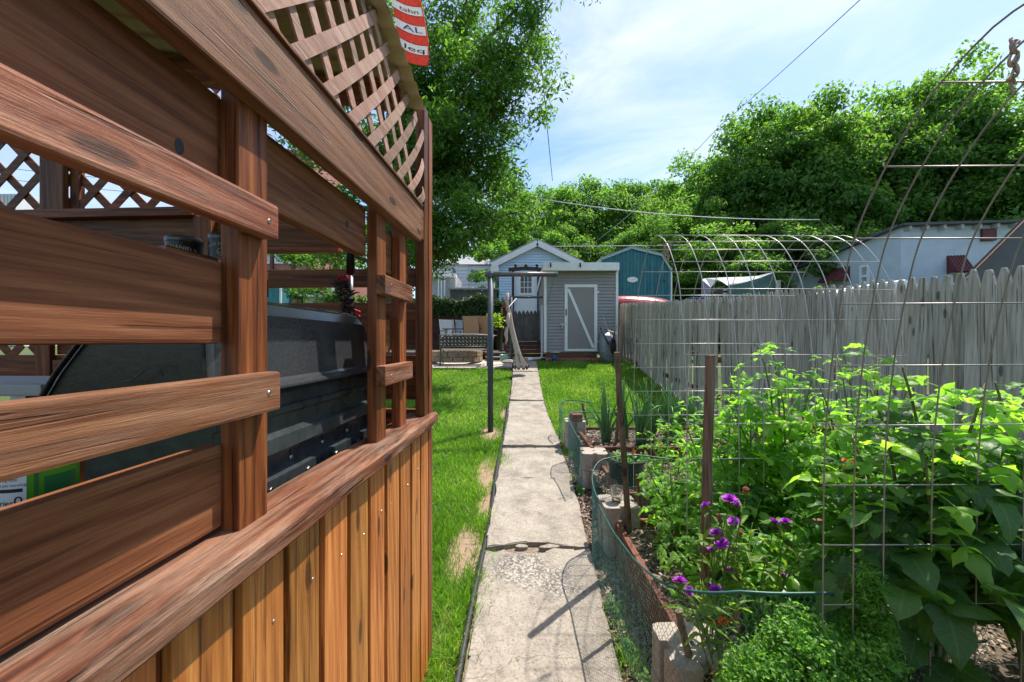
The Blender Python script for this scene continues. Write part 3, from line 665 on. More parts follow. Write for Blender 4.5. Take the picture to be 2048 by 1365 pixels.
gp('end_plank', xw(130), xw(376), Yb+.002, Yb+.03, zw(512), zw(432), M['stain_x'])
gp('end_post', xw(376), xw(414), Yb-.036, Yb-.001, .3, zw(429), M['stain_z'])
gp('end_post', xw(37), xw(90), Yb-.03, Yb-.001, zw(410), 3.3, M['stain_z'])
gp('end_post', xw(91), xw(112), Yb-.001, Yb+.03, zw(412), 3.3, M['stain_z'])
gp('end_post', xw(27), xw(60), Yb-.03, Yb-.002, .3, zw(511), M['stain_z'])
gp('end_block', xw(66), xw(135), Yb-.03, Yb, zw(745), zw(722), M['stain_x'])
lat2 = link('lattice_panel', None, gaz); lat2.empty_display_size = .05
def flat_strip(x0, z0, x1, z1, y, x_lo, x_hi, z_lo, z_hi, w=.021):
    # clip a 45 degree strip to a rectangle
    a, b = Vector((x0, y, z0)), Vector((x1, y, z1)); t0, t1 = 0., 1.
    for k, lo, hi in ((0, x_lo, x_hi), (2, z_lo, z_hi)):
        d = b[k]-a[k]
        ta, tb = (lo-a[k])/d, (hi-a[k])/d
        if ta > tb: ta, tb = tb, ta
        t0, t1 = max(t0, ta), min(t1, tb)
    if t1-t0 < .02: return
    MB().bar(a+(b-a)*t0, a+(b-a)*t1, .006, w*2, up=(0, 0, 1)).build('lattice_strip', M['stain_x'], lat2)
xl, xh, zl, zh = -2.9, xw(415), zw(409), 3.2
for k in range(24):
    x = -3.7+.205*k
    flat_strip(x, zl-.1, x+1.2, zl+1.1, Yb+.006, xl, xh, zl, zh); flat_strip(x, zl-.1, x-1.2, zl+1.1, Yb+.014, xl, xh, zl, zh)
for k in range(10):
    x = -3.3+.175*k
    flat_strip(x, 1.3, x+.6, 1.9, Yb+.006, xl, xw(26), 1.43, 1.63); flat_strip(x, 1.3, x-.6, 1.9, Yb+.014, xl, xw(26), 1.43, 1.63)
gp('end_rail', -2.9, xw(36), Yb-.02, Yb+.03, 1.64, 1.80, M['stain_x'])
# deck, far side posts, shelf for the tins
for i in range(21): gp('deck_board', -2.9, -.12, -1.2+i*.155, -1.2+i*.155+.148, .31, .345, M['deck_x'], .003)
for y in (-1.1, .4, 1.95): gp('post', -2.9, -2.81, y, y+.089, .34, 3.15, M['stain_z'])
MB().prism([(-.113, .70), (-.113, .97), (-.37, 1.345), (-.62, 1.345), (-.62, .9)], 1.80, 1.82, 'z').build('shelf', M['stain_y'], gaz)

# ------------------------------------------------------------------ grill
gr = thing('gas_grill', 'black dusty gas grill with rounded hood behind the gazebo slats', 'grill', (-.5375, 0, 0), -math.atan(.0575))
Y0, Y1 = .875, 1.745
prof = [(-.155, 1.528), (-.176, 1.548), (-.180, 1.62), (-.184, 1.685), (-.194, 1.720), (-.218, 1.752), (-.26, 1.768), (-.33, 1.762), (-.40, 1.712), (-.465, 1.652), (-.52, 1.585), (-.555, 1.53), (-.565, 1.49)]
mb = MB(); inset = [0, .0, .012]
ysl = [Y0, Y0+.02, Y0+.06, Y0+.3, Y0+.55, Y1-.06, Y1-.02, Y1]; sc = [.90, .96, 1, 1, 1, 1, .965, .90]
rows = []
for y, s in zip(ysl, sc):
    rows.append([(-.36+(x+.36)*s, y, 1.49+(z-1.49)*s) for x, z in prof])
for a in range(len(rows)-1):
    for k in range(len(prof)-1): mb.quad(rows[a][k], rows[a][k+1], rows[a+1][k+1], rows[a+1][k])
mb.quad(*rows[0]); mb.quad(*rows[-1][::-1])
hood = mb.build('hood', M['grill'], gr, smooth=False)
for p in hood.data.polygons: p.use_smooth = len(p.vertices) == 4
MB().hexa([(-.178, Y0-.01, 1.536), (-.142, Y0-.01, 1.522), (-.142, Y1+.05, 1.522), (-.178, Y1+.05, 1.536), (-.178, Y0-.01, 1.544), (-.142, Y0-.01, 1.531), (-.142, Y1+.05, 1.531), (-.178, Y1+.05, 1.544)]).build('hood_flange', M['grill'], gr, bevel=.002)
# dark end plate with its rolled rim
mb = MB(); pe = [(-.36+(x+.36)*.97, 1.49+(z-1.49)*.97) for x, z in prof]
mb.prism(pe, Y0-.016, Y0-.002, 'y'); mb.build('end_plate', M['black'], gr, bevel=.005)
MB().tube([(x, Y0-.022, z) for x, z in pe[6:]], .006, 6).build('end_rim', M['black'], gr, smooth=True)
GI = (Matrix.Translation((-.5375, 0, 0)) @ Matrix.Rotation(-math.atan(.0575), 4, 'Z')).inverted()
MB().tube([GI @ P(*q) for q in ((225, 768, .855), (262, 762, .853), (285, 745, .852), (300, 730, .852), (316, 733, .852), (326, 752, .852))], .0014, 6).build('curved_mark', M['pole'], gr, smooth=True)  # thin tube tracing a small curved mark in front of the end plate
# back panel in stepped folds
bp_ = [(-.20, 1.525), (-.19, 1.50), (-.188, 1.468), (-.180, 1.462), (-.180, 1.445), (-.190, 1.438), (-.191, 1.395), (-.172, 1.385), (-.168, 1.345), (-.176, 1.335), (-.20, 1.33), (-.20, 1.275), (-.182, 1.270), (-.182, 1.225), (-.21, 1.215), (-.21, .62), (-.5, .62), (-.5, 1.525)]
mb = MB().prism(bp_, Y0+.02, Y1-.01, 'y'); mb.build('back_panel', M['grillback'], gr, bevel=.002)
for y in (1.02, 1.2, 1.38, 1.56):
    MB().lathe([(0, .004), (.006, .003), (.008, 0)], 8).build('bolt', M['steel'], gr, loc=(-.199, y, 1.30), rot=(0, R(90), 0))
    MB().box(-.001, .001, -.006, .006, -.012, .012).build('slot', M['ink'], gr, bevel=.0004, loc=(-.1985, y, 1.318))
    MB().tube([(0, -.012, .004), (0, -.004, 0), (0, .004, .004), (0, .012, 0)], .0025, 5).build('vent_hook', M['steel'], gr, loc=(-.181, y+.06, 1.245))
MB().box(-.205, -.17, Y1-.012, Y1+.012, .62, 1.52).build('side_frame', M['grillback'], gr, bevel=.002)
for y in (Y0+.03, Y1-.06): MB().box(-.49, -.22, y, y+.04, .345, .62).build('cart_leg', M['black'], gr)
MB().tube([(-.585, Y0+.08, 1.56), (-.605, Y0+.1, 1.56), (-.605, Y1-.1, 1.56), (-.585, Y1-.08, 1.56)], .012, 8).build('handle', M['steel'], gr, smooth=True)
gt = thing('side_table', 'white topped side table left of the black grill', 'table', (-1.60, 1.14, .345))
MB().box(-.42, .41, -.13, .13, 1.165, 1.195).build('table_top', M['grey'], gt, bevel=.006)
for sx in (-.36, .34):
    for sy in (-.1, .1): MB().box(sx-.02, sx+.02, sy-.02, sy+.02, 0, 1.165).build('leg', M['steel'], gt)
# ------------------------------------------------------------------ tins with print
def tin(px, Y, r, ztop, lines, label, rot0):
    c = Vector(((px-1024)/F*Y, Y+r, 1.8205)); h = ztop-c.z
    t = thing('coffee_tin', label, 'tin', c)
    MB().lathe([(0, 0), (r*.97, 0), (r, .003), (r, h-.012), (r*1.02, h-.011), (r*1.02, h), (r*.98, h+.002), (r*.9, h-.001), (0, h-.001)], 32).build('can', M['black'], t, smooth=False)
    MB().lathe([(r*1.01, h-.014), (r*1.035, h-.012), (r*1.035, h+.002), (r*.98, h+.004)], 32).build('rim', plain('tin_rim', (.10, .10, .10), .35, .6), t, smooth=True)
    for body, size, zz, arc in lines:
        me = text_mesh(body, size, M['cream'], 'print')
        wx = max(abs(v.co.x) for v in me.vertices) or 1
        def fn(p):
            z = zz+p.y-arc*(p.x/wx)**2; a = rot0+p.x/r
            return Vector(((r+.0008)*math.sin(a), -(r+.0008)*math.cos(a), z))
        link('print', map_mesh(me, fn), t)
    ring = [(rot0+.011*math.cos(a)/r, h*lines[0][2]/h-.02+.011*math.sin(a)) for a in np.linspace(0, 2*math.pi, 17)]
    MB().tube([((r+.001)*math.sin(a), -(r+.001)*math.cos(a), z) for a, z in ring], .0012, 4, False).build('emblem_ring', M['cream'], t)
    return t
tin(343, 1.2, .0475, 1.966, [("JACK DANIEL'S", .017, .107, .012), ('No.7', .010, .084, 0), ('TENNESSEE', .007, .066, 0), ('WHISKEY', .007, .055, 0), ('COFFEE', .012, .037, 0)], 'wide black coffee tin resting behind the middle plank', .18)
tin(428, 1.2, .036, 1.972, [("JACK DANIEL'S", .0125, .118, .010), ('No.7', .009, .094, 0), ('TENNESSEE', .0075, .076, 0), ('WHISKEY', .0075, .064, 0), ('COFFEE', .0125, .044, 0)], 'narrow black coffee tin tight against the slatted post', .56)
# green drink carton behind the lower plank
c = Vector(((76-1024)/F*.60, .60, 1.335)); t = thing('green_drink_canister', 'bright green drink canister with white nutrition panel behind lower plank', 'canister', c, R(52)); r = .043
MB().lathe([(0, 0), (r, .0), (r, .185), (r*.8, .2), (0, .2)], 40).build('body', M['greenlabel'], t, smooth=True)
def arcpatch(a0, a1, z0, z1, mat, nm, e=.0006):
    mb = MB(); A = np.linspace(a0, a1, 14)
    for k in range(13): mb.quad(*[((r+e)*math.sin(a), -(r+e)*math.cos(a), z) for a, z in ((A[k], z0), (A[k+1], z0), (A[k+1], z1), (A[k], z1))])
    return mb.build(nm, mat, t, smooth=True)
arcpatch(-1.35, -.28, .02, .142, M['paper'], 'nutrition_panel'); arcpatch(-.12, -.02, .0, .185, M['greenlid'], 'dark_stripe'); arcpatch(.1, 1.0, .03, .12, M['greenlid'], 'text_block')
arcpatch(-1.3, -.36, .103, .108, M['ink'], 'rule', .0009); arcpatch(-1.3, -.36, .0795, .081, M['ink'], 'rule', .0009)
for body, size, zz, aa in (('Nutrition Facts', .0125, .127, -.83), ('serving size', .006, .119, -.8), ('Amount per serving', .0055, .1115, -.8), ('0', .019, .084, -.46), ('Calories', .011, .085, -1.0)):
    me = text_mesh(body, size, M['ink'], 'print')
    link('print', map_mesh(me, lambda p: Vector(((r+.001)*math.sin(aa+p.x/r), -(r+.001)*math.cos(aa+p.x/r), zz+p.y))), t)
# hanging string of dried pods with red berries, on a black pole
t = thing('pod_garland', 'dark dried pod garland with red berries hanging over the grill', 'garland', P(690, 550, 1.93))
MB().tube([P(700, 440, 1.95)-t.location, P(701, 548, 1.95)-t.location], .020, 10).build('pole', M['black'], t, smooth=True)
MB().tube([P(701, 548, 1.95)-t.location, P(703, 640, 1.95)-t.location], .013, 8).build('chain', M['steel'], t, smooth=True)
pods = MB()
for k in range(260):
    u = random.random(); px = 684+20*u+random.gauss(0, 7); py = 562+88*u; a = random.uniform(0, 6.28)
    p = P(px, py, 1.93+random.uniform(-.03, .03))-t.location
    d = Vector((math.cos(a)*.028, math.sin(a)*.02, random.uniform(-.006, .010)))
    pods.tube([p, p+d*.6, p+d+Vector((0, 0, .006))], [.004, .0045, .001], 4)
tag(pods.build('pods', plain('dried_pod', (.035, .018, .016), .7), t), kind='stuff')
ber = MB()
for k in range(34):
    p = (P(714+random.gauss(0, 3), random.uniform(618, 650), 1.92) if k < 22 else P(690+random.gauss(0, 9), 556+random.gauss(0, 5), 1.92))-t.location
    ber.lathe([(0, -.006), (.005, -.003), (.006, 0), (.005, .003), (0, .006)], 6, p)
tag(ber.build('berries', M['redfl'], t, smooth=True), kind='stuff')
# ------------------------------------------------------------------ banner
t = thing('striped_banner', 'red and white striped fabric banner with blue letters hanging beyond the gazebo roof', 'banner', P(820, 60, 2.35))
def flagp(u, v):
    "u 0..1 left-right, v 0..1 bottom-top"
    py = 131-v*330; xr = 856-(34*max(0, (v-.10))**1.25+0)*2.4+2*math.sin(v*5); px = xr-(1-u)*62
    py = py-(1-u)*20+6*math.sin(u*3.1)*1.0
    return P(px, py, 2.35+.03*math.sin(u*4+v*3))-t.location
nst = 17
for k in range(nst):
    mb = MB(); v0, v1 = k/nst, (k+1)/nst
    for j in range(10): mb.quad(flagp(j/10, v0), flagp((j+1)/10, v0), flagp((j+1)/10, v1), flagp(j/10, v1))
    mb.build('stripe', M['flagred' if k % 2 == 0 else 'flagwhite'], t, smooth=True)
    MB().tube([flagp(j/10, v1)+Vector((0, -.001, 0)) for j in range(11)], .0012, 4).build('seam', M['ink'], t)
MB().tube([flagp(1, v)+Vector((0, -.001, 0)) for v in np.linspace(0, 1, 24)], .004, 5).build('hem', M['flagred'], t, smooth=True)
MB().tube([flagp(u, 0)+Vector((0, -.001, 0)) for u in np.linspace(0, 1, 12)], .004, 5).build('hem', M['flagred'], t, smooth=True)
for row, body, mat, sz in ((1, 'leq', 'ink', .9), (3, 'AL', 'flagblue', 1.15), (5, 'tahn', 'ink', .8), (7, 'land', 'ink', .8)):
    me = text_mesh(body, 1, M[mat], 'lettering'); w = max(abs(v.co.x) for v in me.vertices)
    link('lettering', map_mesh(me, lambda p: flagp(.55+.36*p.x/w*.9, (row+.22+p.y*sz*.75)/nst)+Vector((0, -.003, 0))), t)
MB().tube([flagp(0, 1), flagp(1, 1)], .008, 6).build('rod', M['pole'], t)
MB().tube([flagp(.5, 1), Vector((-.7, 1.9, 3.05))+Vector((0, .2, .9))-t.location], .003, 4).build('hanger', M['rope'], t)
# ------------------------------------------------------------------ right boundary fence
FX = 3.3
fen = thing('picket_fence', 'weathered grey stockade fence with pointed pickets on the right boundary', 'fence', (FX, 7, 0))
ftop = lambda y: float(np.interp(y, [0, 2.6, 4, 7, 11.7, 12.4], [2.10, 2.14, 2.206, 2.39, 2.75, 2.8]))
def picket_mesh(w, h, shoulder, tip, th=.018, mat='picket'):
    poly = [(-w/2, -h), (w/2, -h), (w/2, -shoulder), (w*.385, -shoulder*.5), (tip/2+.006, -.012), (tip/2, 0), (-tip/2, 0), (-tip/2-.006, -.012), (-w*.385, -shoulder*.5), (-w/2, -shoulder)]
    return MB().prism(poly, -th/2, th/2, 'x').mesh('picket', M[mat], bevel=.002, seg=1)
pms = [picket_mesh(.0885, 1.97, .135, .028), picket_mesh(.0885, 1.97, .142, .022), picket_mesh(.0895, 1.97, .125, .032), picket_mesh(.088, 1.97, .146, .020)]
y = .9; k = 0
while y < 12.25:
    link('picket', pms[random.randrange(4)], fen, (random.uniform(-.004, .004), y-7, ftop(y)+random.gauss(0, .013)), (random.gauss(0, .0035), random.gauss(0, .012), random.gauss(0, .02)))
    y += .0890+random.uniform(-.0008, .0008); k += 1
for zo in (-.35, -1.0, -1.6):
    mb = MB(); yy = [.9, 4, 7, 12.2]
    for a, b in zip(yy[:-1], yy[1:]): mb.bar((.035, a-7, ftop(a)+zo), (.035, b-7, ftop(b)+zo), .04, .085)
    mb.build('rail', M['bed_y'], fen)
for yy in (1.2, 3.6, 6.0, 8.4, 10.8): MB().box(.06, .15, yy-7.045, yy-6.955, g(yy)-.2, ftop(yy)-.1).build('post', M['picket'], fen)
# ------------------------------------------------------------------ clothes poles, cords, furled canvas
PY = 6.1; zc = P(0, 549.5, PY).z
t = thing('clothes_pole', 'tall dark grey clothes pole with a long arm, standing in the dirt by the path', 'clothes pole', (P(981, 0, PY).x, PY, g(PY)-.03))
MB().tube([(0, 0, -.2), (0, 0, zc-t.location.z-.03)], .044, 12).build('post', M['pole'], t, smooth=True)
MB().tube([(-.085, 0, zc-t.location.z), (P(1115, 0, PY).x-t.location.x, 0, zc-t.location.z+.004)], .036, 14).build('arm', plain('arm_steel', (.13, .115, .11), .4, .5, .3, 20, .1), t, smooth=True)
MB().lathe([(.05, -.02), (.05, .04), (.046, .05), (0, .05)], 12).build('cap', M['pole'], t, smooth=True, loc=(0, 0, zc-t.location.z-.02))
for x in (.02, .55, 1.0): MB().tube([(x, -.04, zc-t.location.z+.03), (x, 0, zc-t.location.z+.045), (x, .04, zc-t.location.z+.03), (x, .03, zc-t.location.z-.03), (x, -.03, zc-t.location.z-.03), (x, -.04, zc-t.location.z+.03)], .005, 5).build('cord_wrap', M['cord_green'], t)
QY = 11.0
t2 = thing('clothes_pole', 'far clothes pole with thin arm standing beside the shed corner', 'clothes pole', (P(1022.5, 0, QY).x, QY, g(QY)-.02))
z2 = P(0, 595, QY).z-t2.location.z
MB().tube([(0, 0, -.1), (0, 0, z2)], .045, 10).build('post', M['pole'], t2, smooth=True)
MB().tube([(-.03, 0, z2), (P(1086, 0, QY).x-t2.location.x, 0, z2)], .035, 10).build('arm', M['pole'], t2, smooth=True)
c1 = MB(); a, b = P(984, 553, 6.1), P(1014, 612, 9.6)
c1.tube([a+(b-a)*s for s in np.linspace(0, 1, 8)], .007, 5); solo(c1.build('clothesline', M['cord_green']), 'green cord from the near clothes pole to the furled canvas', 'cord')
c1 = MB(); a, b = P(1108, 553, 6.1), P(1090, 610, 9.8)
c1.tube([a+(b-a)*s-Vector((0, 0, .12*math.sin(math.pi*s))) for s in np.linspace(0, 1, 8)], .004, 5); solo(c1.build('clothesline', M['cord_green']), 'thin green cord sagging from the pole arm towards the shed', 'cord')
t = thing('furled_canvas', 'furled tan canvas with dark scalloped hem hanging over the path', 'canvas', P(1018, 615, 9.6))
mb = MB(); spine = [(1016, 614, .03), (1019, 628, .05), (1023, 655, .058), (1029, 680, .062), (1034, 700, .066), (1036, 708, .075), (1039, 720, .12), (1042, 731, .165)]
rows = []
for i, (px, py, r) in enumerate(spine):
    c = P(px, py, 9.6)-t.location; rw = []
    for k in range(32):
        a = 2*math.pi*k/32; q = r*(1+.16*math.cos(a*8)*(i/7))
        hem = -.10*abs(math.sin(a*4))*(i == 7)
        rw.append(tuple(c+Vector((q*math.cos(a), q*.6*math.sin(a), hem))))
    rows.append(rw)
for i in range(7):
    for k in range(32): mb.quad(rows[i][k], rows[i][(k+1) % 32], rows[i+1][(k+1) % 32], rows[i+1][k])
mb.build('cloth', M['canvas'], t, smooth=True)
MB().tube([Vector(p) for p in rows[7]]+[Vector(rows[7][0])], .014, 5, False).build('hem_trim', M['darkhem'], t, smooth=True)
for k in range(0, 32, 8): MB().tube([Vector(rows[5][k])*1.0, Vector(rows[6][k]), Vector(rows[6][k])*.4+Vector(rows[7][k])*.6], .012, 4).build('seam_trim', M['darkhem'], t)
mb = MB()
for px, py in ((1013, 600), (1015, 640), (1012, 668)): mb.tube([P(px+3, py-14, 9.55)-t.location, P(px, py, 9.55)-t.location, P(px+2, py+12, 9.55)-t.location, P(px-1, py+22, 9.55)-t.location], [.03, .05, .03, .01], 6)
mb.build('loose_end', M['canvas'], t, smooth=True)
MB().tube([P(1016, 616, 9.6)-t.location, P(1033, 597, 10.9)-t.location], .008, 5).build('tie_cord', M['white'], t)
# ------------------------------------------------------------------ grey shed
SY = 11.55
sl, sr = P(1088, 0, SY).x, P(1236, 0, SY).x; zb, zt = P(0, 704, SY).z, P(0, 543, SY).z
sh = thing('garden_shed', 'small grey sided garden shed with white trim and diagonal braced door', 'shed', ((sl+sr)/2, SY, g(SY)-.02))
o = sh.location; W = (sr-sl)/2; D = 2.2
dx0, dx1 = P(1129, 0, SY).x-o.x, P(1194, 0, SY).x-o.x; dz0, dz1 = P(0, 703, SY).z-o.z, P(0, 569.5, SY).z-o.z
bz, tz = zb-o.z, zt-o.z
mb = MB(); nlap = 25; lh = (tz-bz)/nlap
def lap(mb, xa, xb, z0, z1): mb.hexa([(xa, -.026, z0), (xb, -.026, z0), (xb, .02, z0), (xa, .02, z0), (xa, .004, z1), (xb, .004, z1), (xb, .02, z1), (xa, .02, z1)])
for i in range(nlap):
    z0 = bz+i*lh; z1 = z0+lh*1.02
    if z0 < dz1-.01 and z1 > dz0:
        lap(mb, -W+.05, dx0, z0, z1); lap(mb, dx1, W-.05, z0, z1)
    else: lap(mb, -W+.05, W-.05, z0, z1)
mb.build('siding', M['shed'], sh)
mb = MB()
for i in range(nlap):
    z0 = bz+i*lh; z1 = z0+lh*1.02
    for s in (-1, 1): mb.hexa([(s*(W+.01), .05, z0), (s*(W+.01), D, z0), (s*(W-.02), D, z0), (s*(W-.02), .05, z0), (s*(W-.006), .05, z1), (s*(W-.006), D, z1), (s*(W-.02), D, z1), (s*(W-.02), .05, z1)])
mb.build('side_siding', M['shed'], sh)
MB().box(-W+.01, W-.01, D-.02, D+.002, bz, tz).build('rear_wall', M['shed'], sh)
MB().box(-W, -W+.07, -.034, .05, bz-.02, tz).build('corner_trim', M['white'], sh, bevel=.004)
MB().box(W-.07, W, -.034, .05, bz-.02, tz).build('corner_trim', M['white'], sh, bevel=.004)
# roof: slopes to the back, white fascia, cream soffit
fz0, fz1 = P(0, 542, SY-.25).z-o.z, P(0, 526, SY-.25).z-o.z
xa, xb = P(1086, 0, SY-.25).x-o.x, P(1238, 0, SY-.25).x-o.x
MB().box(xa, xb, -.30, -.275, fz0, fz1).build('fascia', M['white'], sh, bevel=.004)
MB().box(xa+.01, xb-.01, -.274, .0, fz0-.002+.03, fz0+.035).build('soffit', M['soffit'], sh)
MB().hexa([(xa, -.274, fz1-.05), (xb, -.274, fz1-.05), (xb, D+.2, fz1-.35), (xa, D+.2, fz1-.35), (xa, -.274, fz1-.01), (xb, -.274, fz1-.01), (xb, D+.2, fz1-.31), (xa, D+.2, fz1-.31)]).build('roof', M['greyroof'], sh)
for s in (xa, xb-.025): MB().hexa([(s, -.274, fz1-.2), (s+.025, -.274, fz1-.2), (s+.025, D+.2, fz1-.5), (s, D+.2, fz1-.5), (s, -.274, fz1-.052), (s+.025, -.274, fz1-.052), (s+.025, D+.2, fz1-.352), (s, D+.2, fz1-.352)]).build('side_fascia', M['white'], sh)
for px in (1101, 1160):
    q = P(px, 531, SY-.27)-o
    MB().lathe([(0, .07), (.018, .06), (.02, .0), (.028, -.03), (.012, -.07), (0, -.075)], 8, (q.x, q.y-.06, q.z)).build('light_bracket', M['black'], sh, smooth=True)
dr = MB().box(dx0+.06, dx1-.06, -.022, .01, dz0+.06, dz1-.06).build('door', M['sheddoor'], sh)
fw = .085
MB().box(dx0, dx0+fw, -.044, .0, dz0, dz1).build('frame', M['white'], dr, bevel=.003); MB().box(dx1-fw, dx1, -.044, 0, dz0, dz1).build('frame', M['white'], dr, bevel=.003)
MB().box(dx0+fw+.001, dx1-fw-.001, -.044, 0, dz1-fw, dz1).build('frame', M['white'], dr, bevel=.003); MB().box(dx0+fw+.001, dx1-fw-.001, -.044, 0, dz0, dz0+fw*.8).build('frame', M['white'], dr, bevel=.003)
MB().bar((dx0+fw+.02, -.033, dz1-fw-.05), (dx1-fw-.03, -.033, dz0+fw+.02), .012, .075, up=(0, 0, 1)).build('brace', M['white'], dr)
hx = dx0+.04; MB().box(hx-.018, hx+.018, -.056, -.045, P(0, 632, SY).z-o.z, P(0, 619, SY).z-o.z).build('handle', M['black'], dr)
q = P(1125, 650, SY)-o; MB().box(q.x-.07, q.x+.09, -.056, -.046, q.z, q.z+.03).build('hasp', M['steel'], dr); MB().lathe([(0, 0), (.03, 0), (.03, .06), (.012, .07), (.012, .1), (0, .1)], 8, (q.x-.01, -.075, q.z-.1)).build('padlock', M['steel'], dr)
for s in (1,):
    for zz in (dz0+.25, dz1-.25): MB().box(dx1-.02, dx1+.05, -.050, -.046, zz, zz+.06).build('hinge', M['white'], dr)
MB().box(-W+.03, dx1, -.01, .08, bz-.17, bz-.022).build('sill_beam', M['deck_x'], sh, bevel=.01)
mb = MB()
for i in range(6):
    for j in range(2): MB().box(0, 0, 0, 0, 0, 0) if False else None
for i in range(9):
    MB().box(-W+.05+i*.19, -W+.05+i*.19+.18, .0, .09, bz-.27, bz-.175).build('base_brick', M['redbrick'], sh, bevel=.006)
# ------------------------------------------------------------------ wheelbarrow leaning on the shed
wb_ = thing('wheelbarrow', 'grey wheelbarrow tipped upright against the shed corner', 'wheelbarrow', P(1213, 728, SY-.35))
o = wb_.location
def q(px, py, dY=0): return P(px, py, SY-.35+dY)-o
mb = MB(); ol = [(1199, 668), (1205, 663), (1218, 664), (1228, 672), (1232, 690), (1231, 712), (1226, 728), (1214, 730), (1204, 722), (1199, 708), (1197, 688)]
ct = q(1215, 696, .02); fr = [q(*p) for p in ol]; mid = [ct+(p-ct)*.78+Vector((0, -.13, 0)) for p in fr]; inn = [ct+(p-ct)*.4+Vector((0, -.20, 0)) for p in fr]
for L1, L2 in ((fr, mid), (mid, inn)):
    for k in range(len(ol)): mb.quad(L1[k], L1[(k+1) % len(ol)], L2[(k+1) % len(ol)], L2[k])
mb.quad(*inn); mb.build('tray', plain('tray_grey', (.22, .24, .265), .45, .3, .2, 10, .1), wb_, smooth=True)
MB().tube([p for p in fr]+[fr[0]], .014, 6, False).build('tray_rim', M['pole'], wb_, smooth=True)
for (p0, p1) in (((1201, 656), (1218, 690)), ((1233, 652), (1222, 692))): MB().tube([q(*p0, -.2), q(*p1, -.24)], .022, 7).build('handle', M['bark'], wb_, smooth=True)
tw = MB(); c = q(1226, 692, -.25)
tw.tube([c+Vector((.035*math.sin(a*0), .0, 0))+Vector((.07*math.cos(a), .10*math.cos(a), .19*math.sin(a))) for a in np.linspace(0, 2*math.pi, 20)], .035, 7, False); wh = tw.build('wheel', M['black'], wb_, smooth=True)
MB().lathe([(0, -.02), (.1, -.015), (.1, .015), (0, .02)], 12).build('hub', M['bed'], wh, loc=c, rot=(R(90), 0, R(35)))
MB().tube([q(1216, 661, -.2), q(1234, 668, -.2)], .012, 6).build('strut', M['steel'], wb_); MB().tube([q(1207, 635, -.05), q(1216, 662, -.2)], .008, 6).build('brace_rod', M['steel'], wb_)
bp2 = thing('blue_jug', 'small blue jug standing by the shed foundation', 'jug', P(1109, 721, SY-.15))
MB().lathe([(0, 0), (.06, 0), (.065, .05), (.06, .1), (.03, .14), (.03, .17), (0, .17)], 14).build('body', M['bluecap'], bp2, smooth=True); MB().lathe([(.032, .165), (.034, .195), (0, .2)], 12).build('lid', M['black'], bp2)
ds = thing('downspout', 'pale downspout pipe curving out at the shed corner', 'pipe', (sl-.06, SY-.02, g(SY)))
MB().tube([(0, 0, 1.6), (0, 0, .14), (-.05, -.06, .07), (-.3, -.16, .05)], .03, 8).build('pipe', M['grey'], ds, smooth=True)
MB().tube([(-.28, -.16, .05), (-.40, -.22, .06)], [.045, .055], 8).build('elbow', M['white'], ds, smooth=True)
# ------------------------------------------------------------------ deck, steps, gate, retaining wall at the back of the lawn
DZ = P(0, 703, 12.2).z
dk = thing('raised_deck', 'low brown raised deck with lattice skirt and steps behind the patio', 'deck', (-2.6, 12.2, g(12.2)))
o = dk.location
for i in range(18): MB().box(-3.6, 2.15, i*.145-.02, i*.145+.12, DZ-o.z-.035, DZ-o.z).build('deck_board', M['retain'], dk)
MB().box(-3.6, 2.15, -.03, -.005, DZ-o.z-.16, DZ-o.z-.036).build('skirt_board', M['retain'], dk)
MB().box(-3.6, 2.15, -.045, -.022, DZ-o.z-.03, DZ-o.z+.004).build('nosing', plain('worn_edge', (.42, .36, .31), .8), dk)
mb = MB()
for i in range(40):
    x = -3.6+.075*i*1.0
    if x > -.3: break
    zA, zB = .0, DZ-o.z-.16
    mb.bar((x, -.012, zA), (x+zB, -.012, zB), .006, .022); mb.bar((x+zB, -.008, zA), (x, -.008, zB), .006, .022)
mb.build('lattice_skirt', M['retain'], dk)
MB().box(-3.6, 2.15, .03, .05, -.05, DZ-o.z-.037).build('under_wall', M['darkhem'], dk)
for i, (py, x1) in enumerate(((704, 1011), (713, 1021), (722, 1029))):
    Yt = 12.15-.28*i; q1 = P(x1, py, Yt); q0 = P(972, py, Yt)
    MB().box(q0.x-o.x, q1.x-o.x, Yt-.28-o.y, Yt-o.y-.05, q1.z-o.z-.035, q1.z-o.z).build('step_tread', plain('tread_worn', (.33, .29, .26), .8), dk)
    MB().box(q0.x-o.x+.01, q1.x-o.x-.01, Yt-.24-o.y, Yt-.22-o.y, q1.z-o.z-.2, q1.z-o.z-.036).build('step_riser', M['retain'], dk)
RY = 14.9
rw_ = thing('board_wall', 'dark brown horizontal board wall behind the deck', 'wall', (P(930, 0, RY).x, RY, g(RY)))
o = rw_.location; zt_ = P(0, 626, RY).z-o.z; nb = 8
for i in range(nb): MB().box(-4.2, P(1000, 0, RY).x-o.x, -.02, .02, zt_*i/nb+.004, zt_*(i+1)/nb-.004).build('plank', M['retain'], rw_, bevel=.004)
for px in (1000, 1008): MB().box(P(px, 0, RY).x-o.x-.0, P(px+5, 0, RY).x-o.x, -.08, .03, 0, zt_*.97).build('post', M['bed_y'], rw_)
MB().box(-4.2, P(1000, 0, RY).x-o.x, .025, .6, 0, zt_-.02).build('earth_fill', M['mulch'], rw_)
GYt = 13.4
gt_ = thing('picket_gate', 'dark grey picket gate between the board wall and shed', 'gate', (P(1056, 0, GYt).x, GYt, g(GYt)))
o = gt_.location; gt0, gt1 = P(0, 682, GYt).z-o.z, P(0, 622, GYt).z-o.z
pm = picket_mesh(.135, gt1-gt0, .13, .03, .02, 'picket_dark')
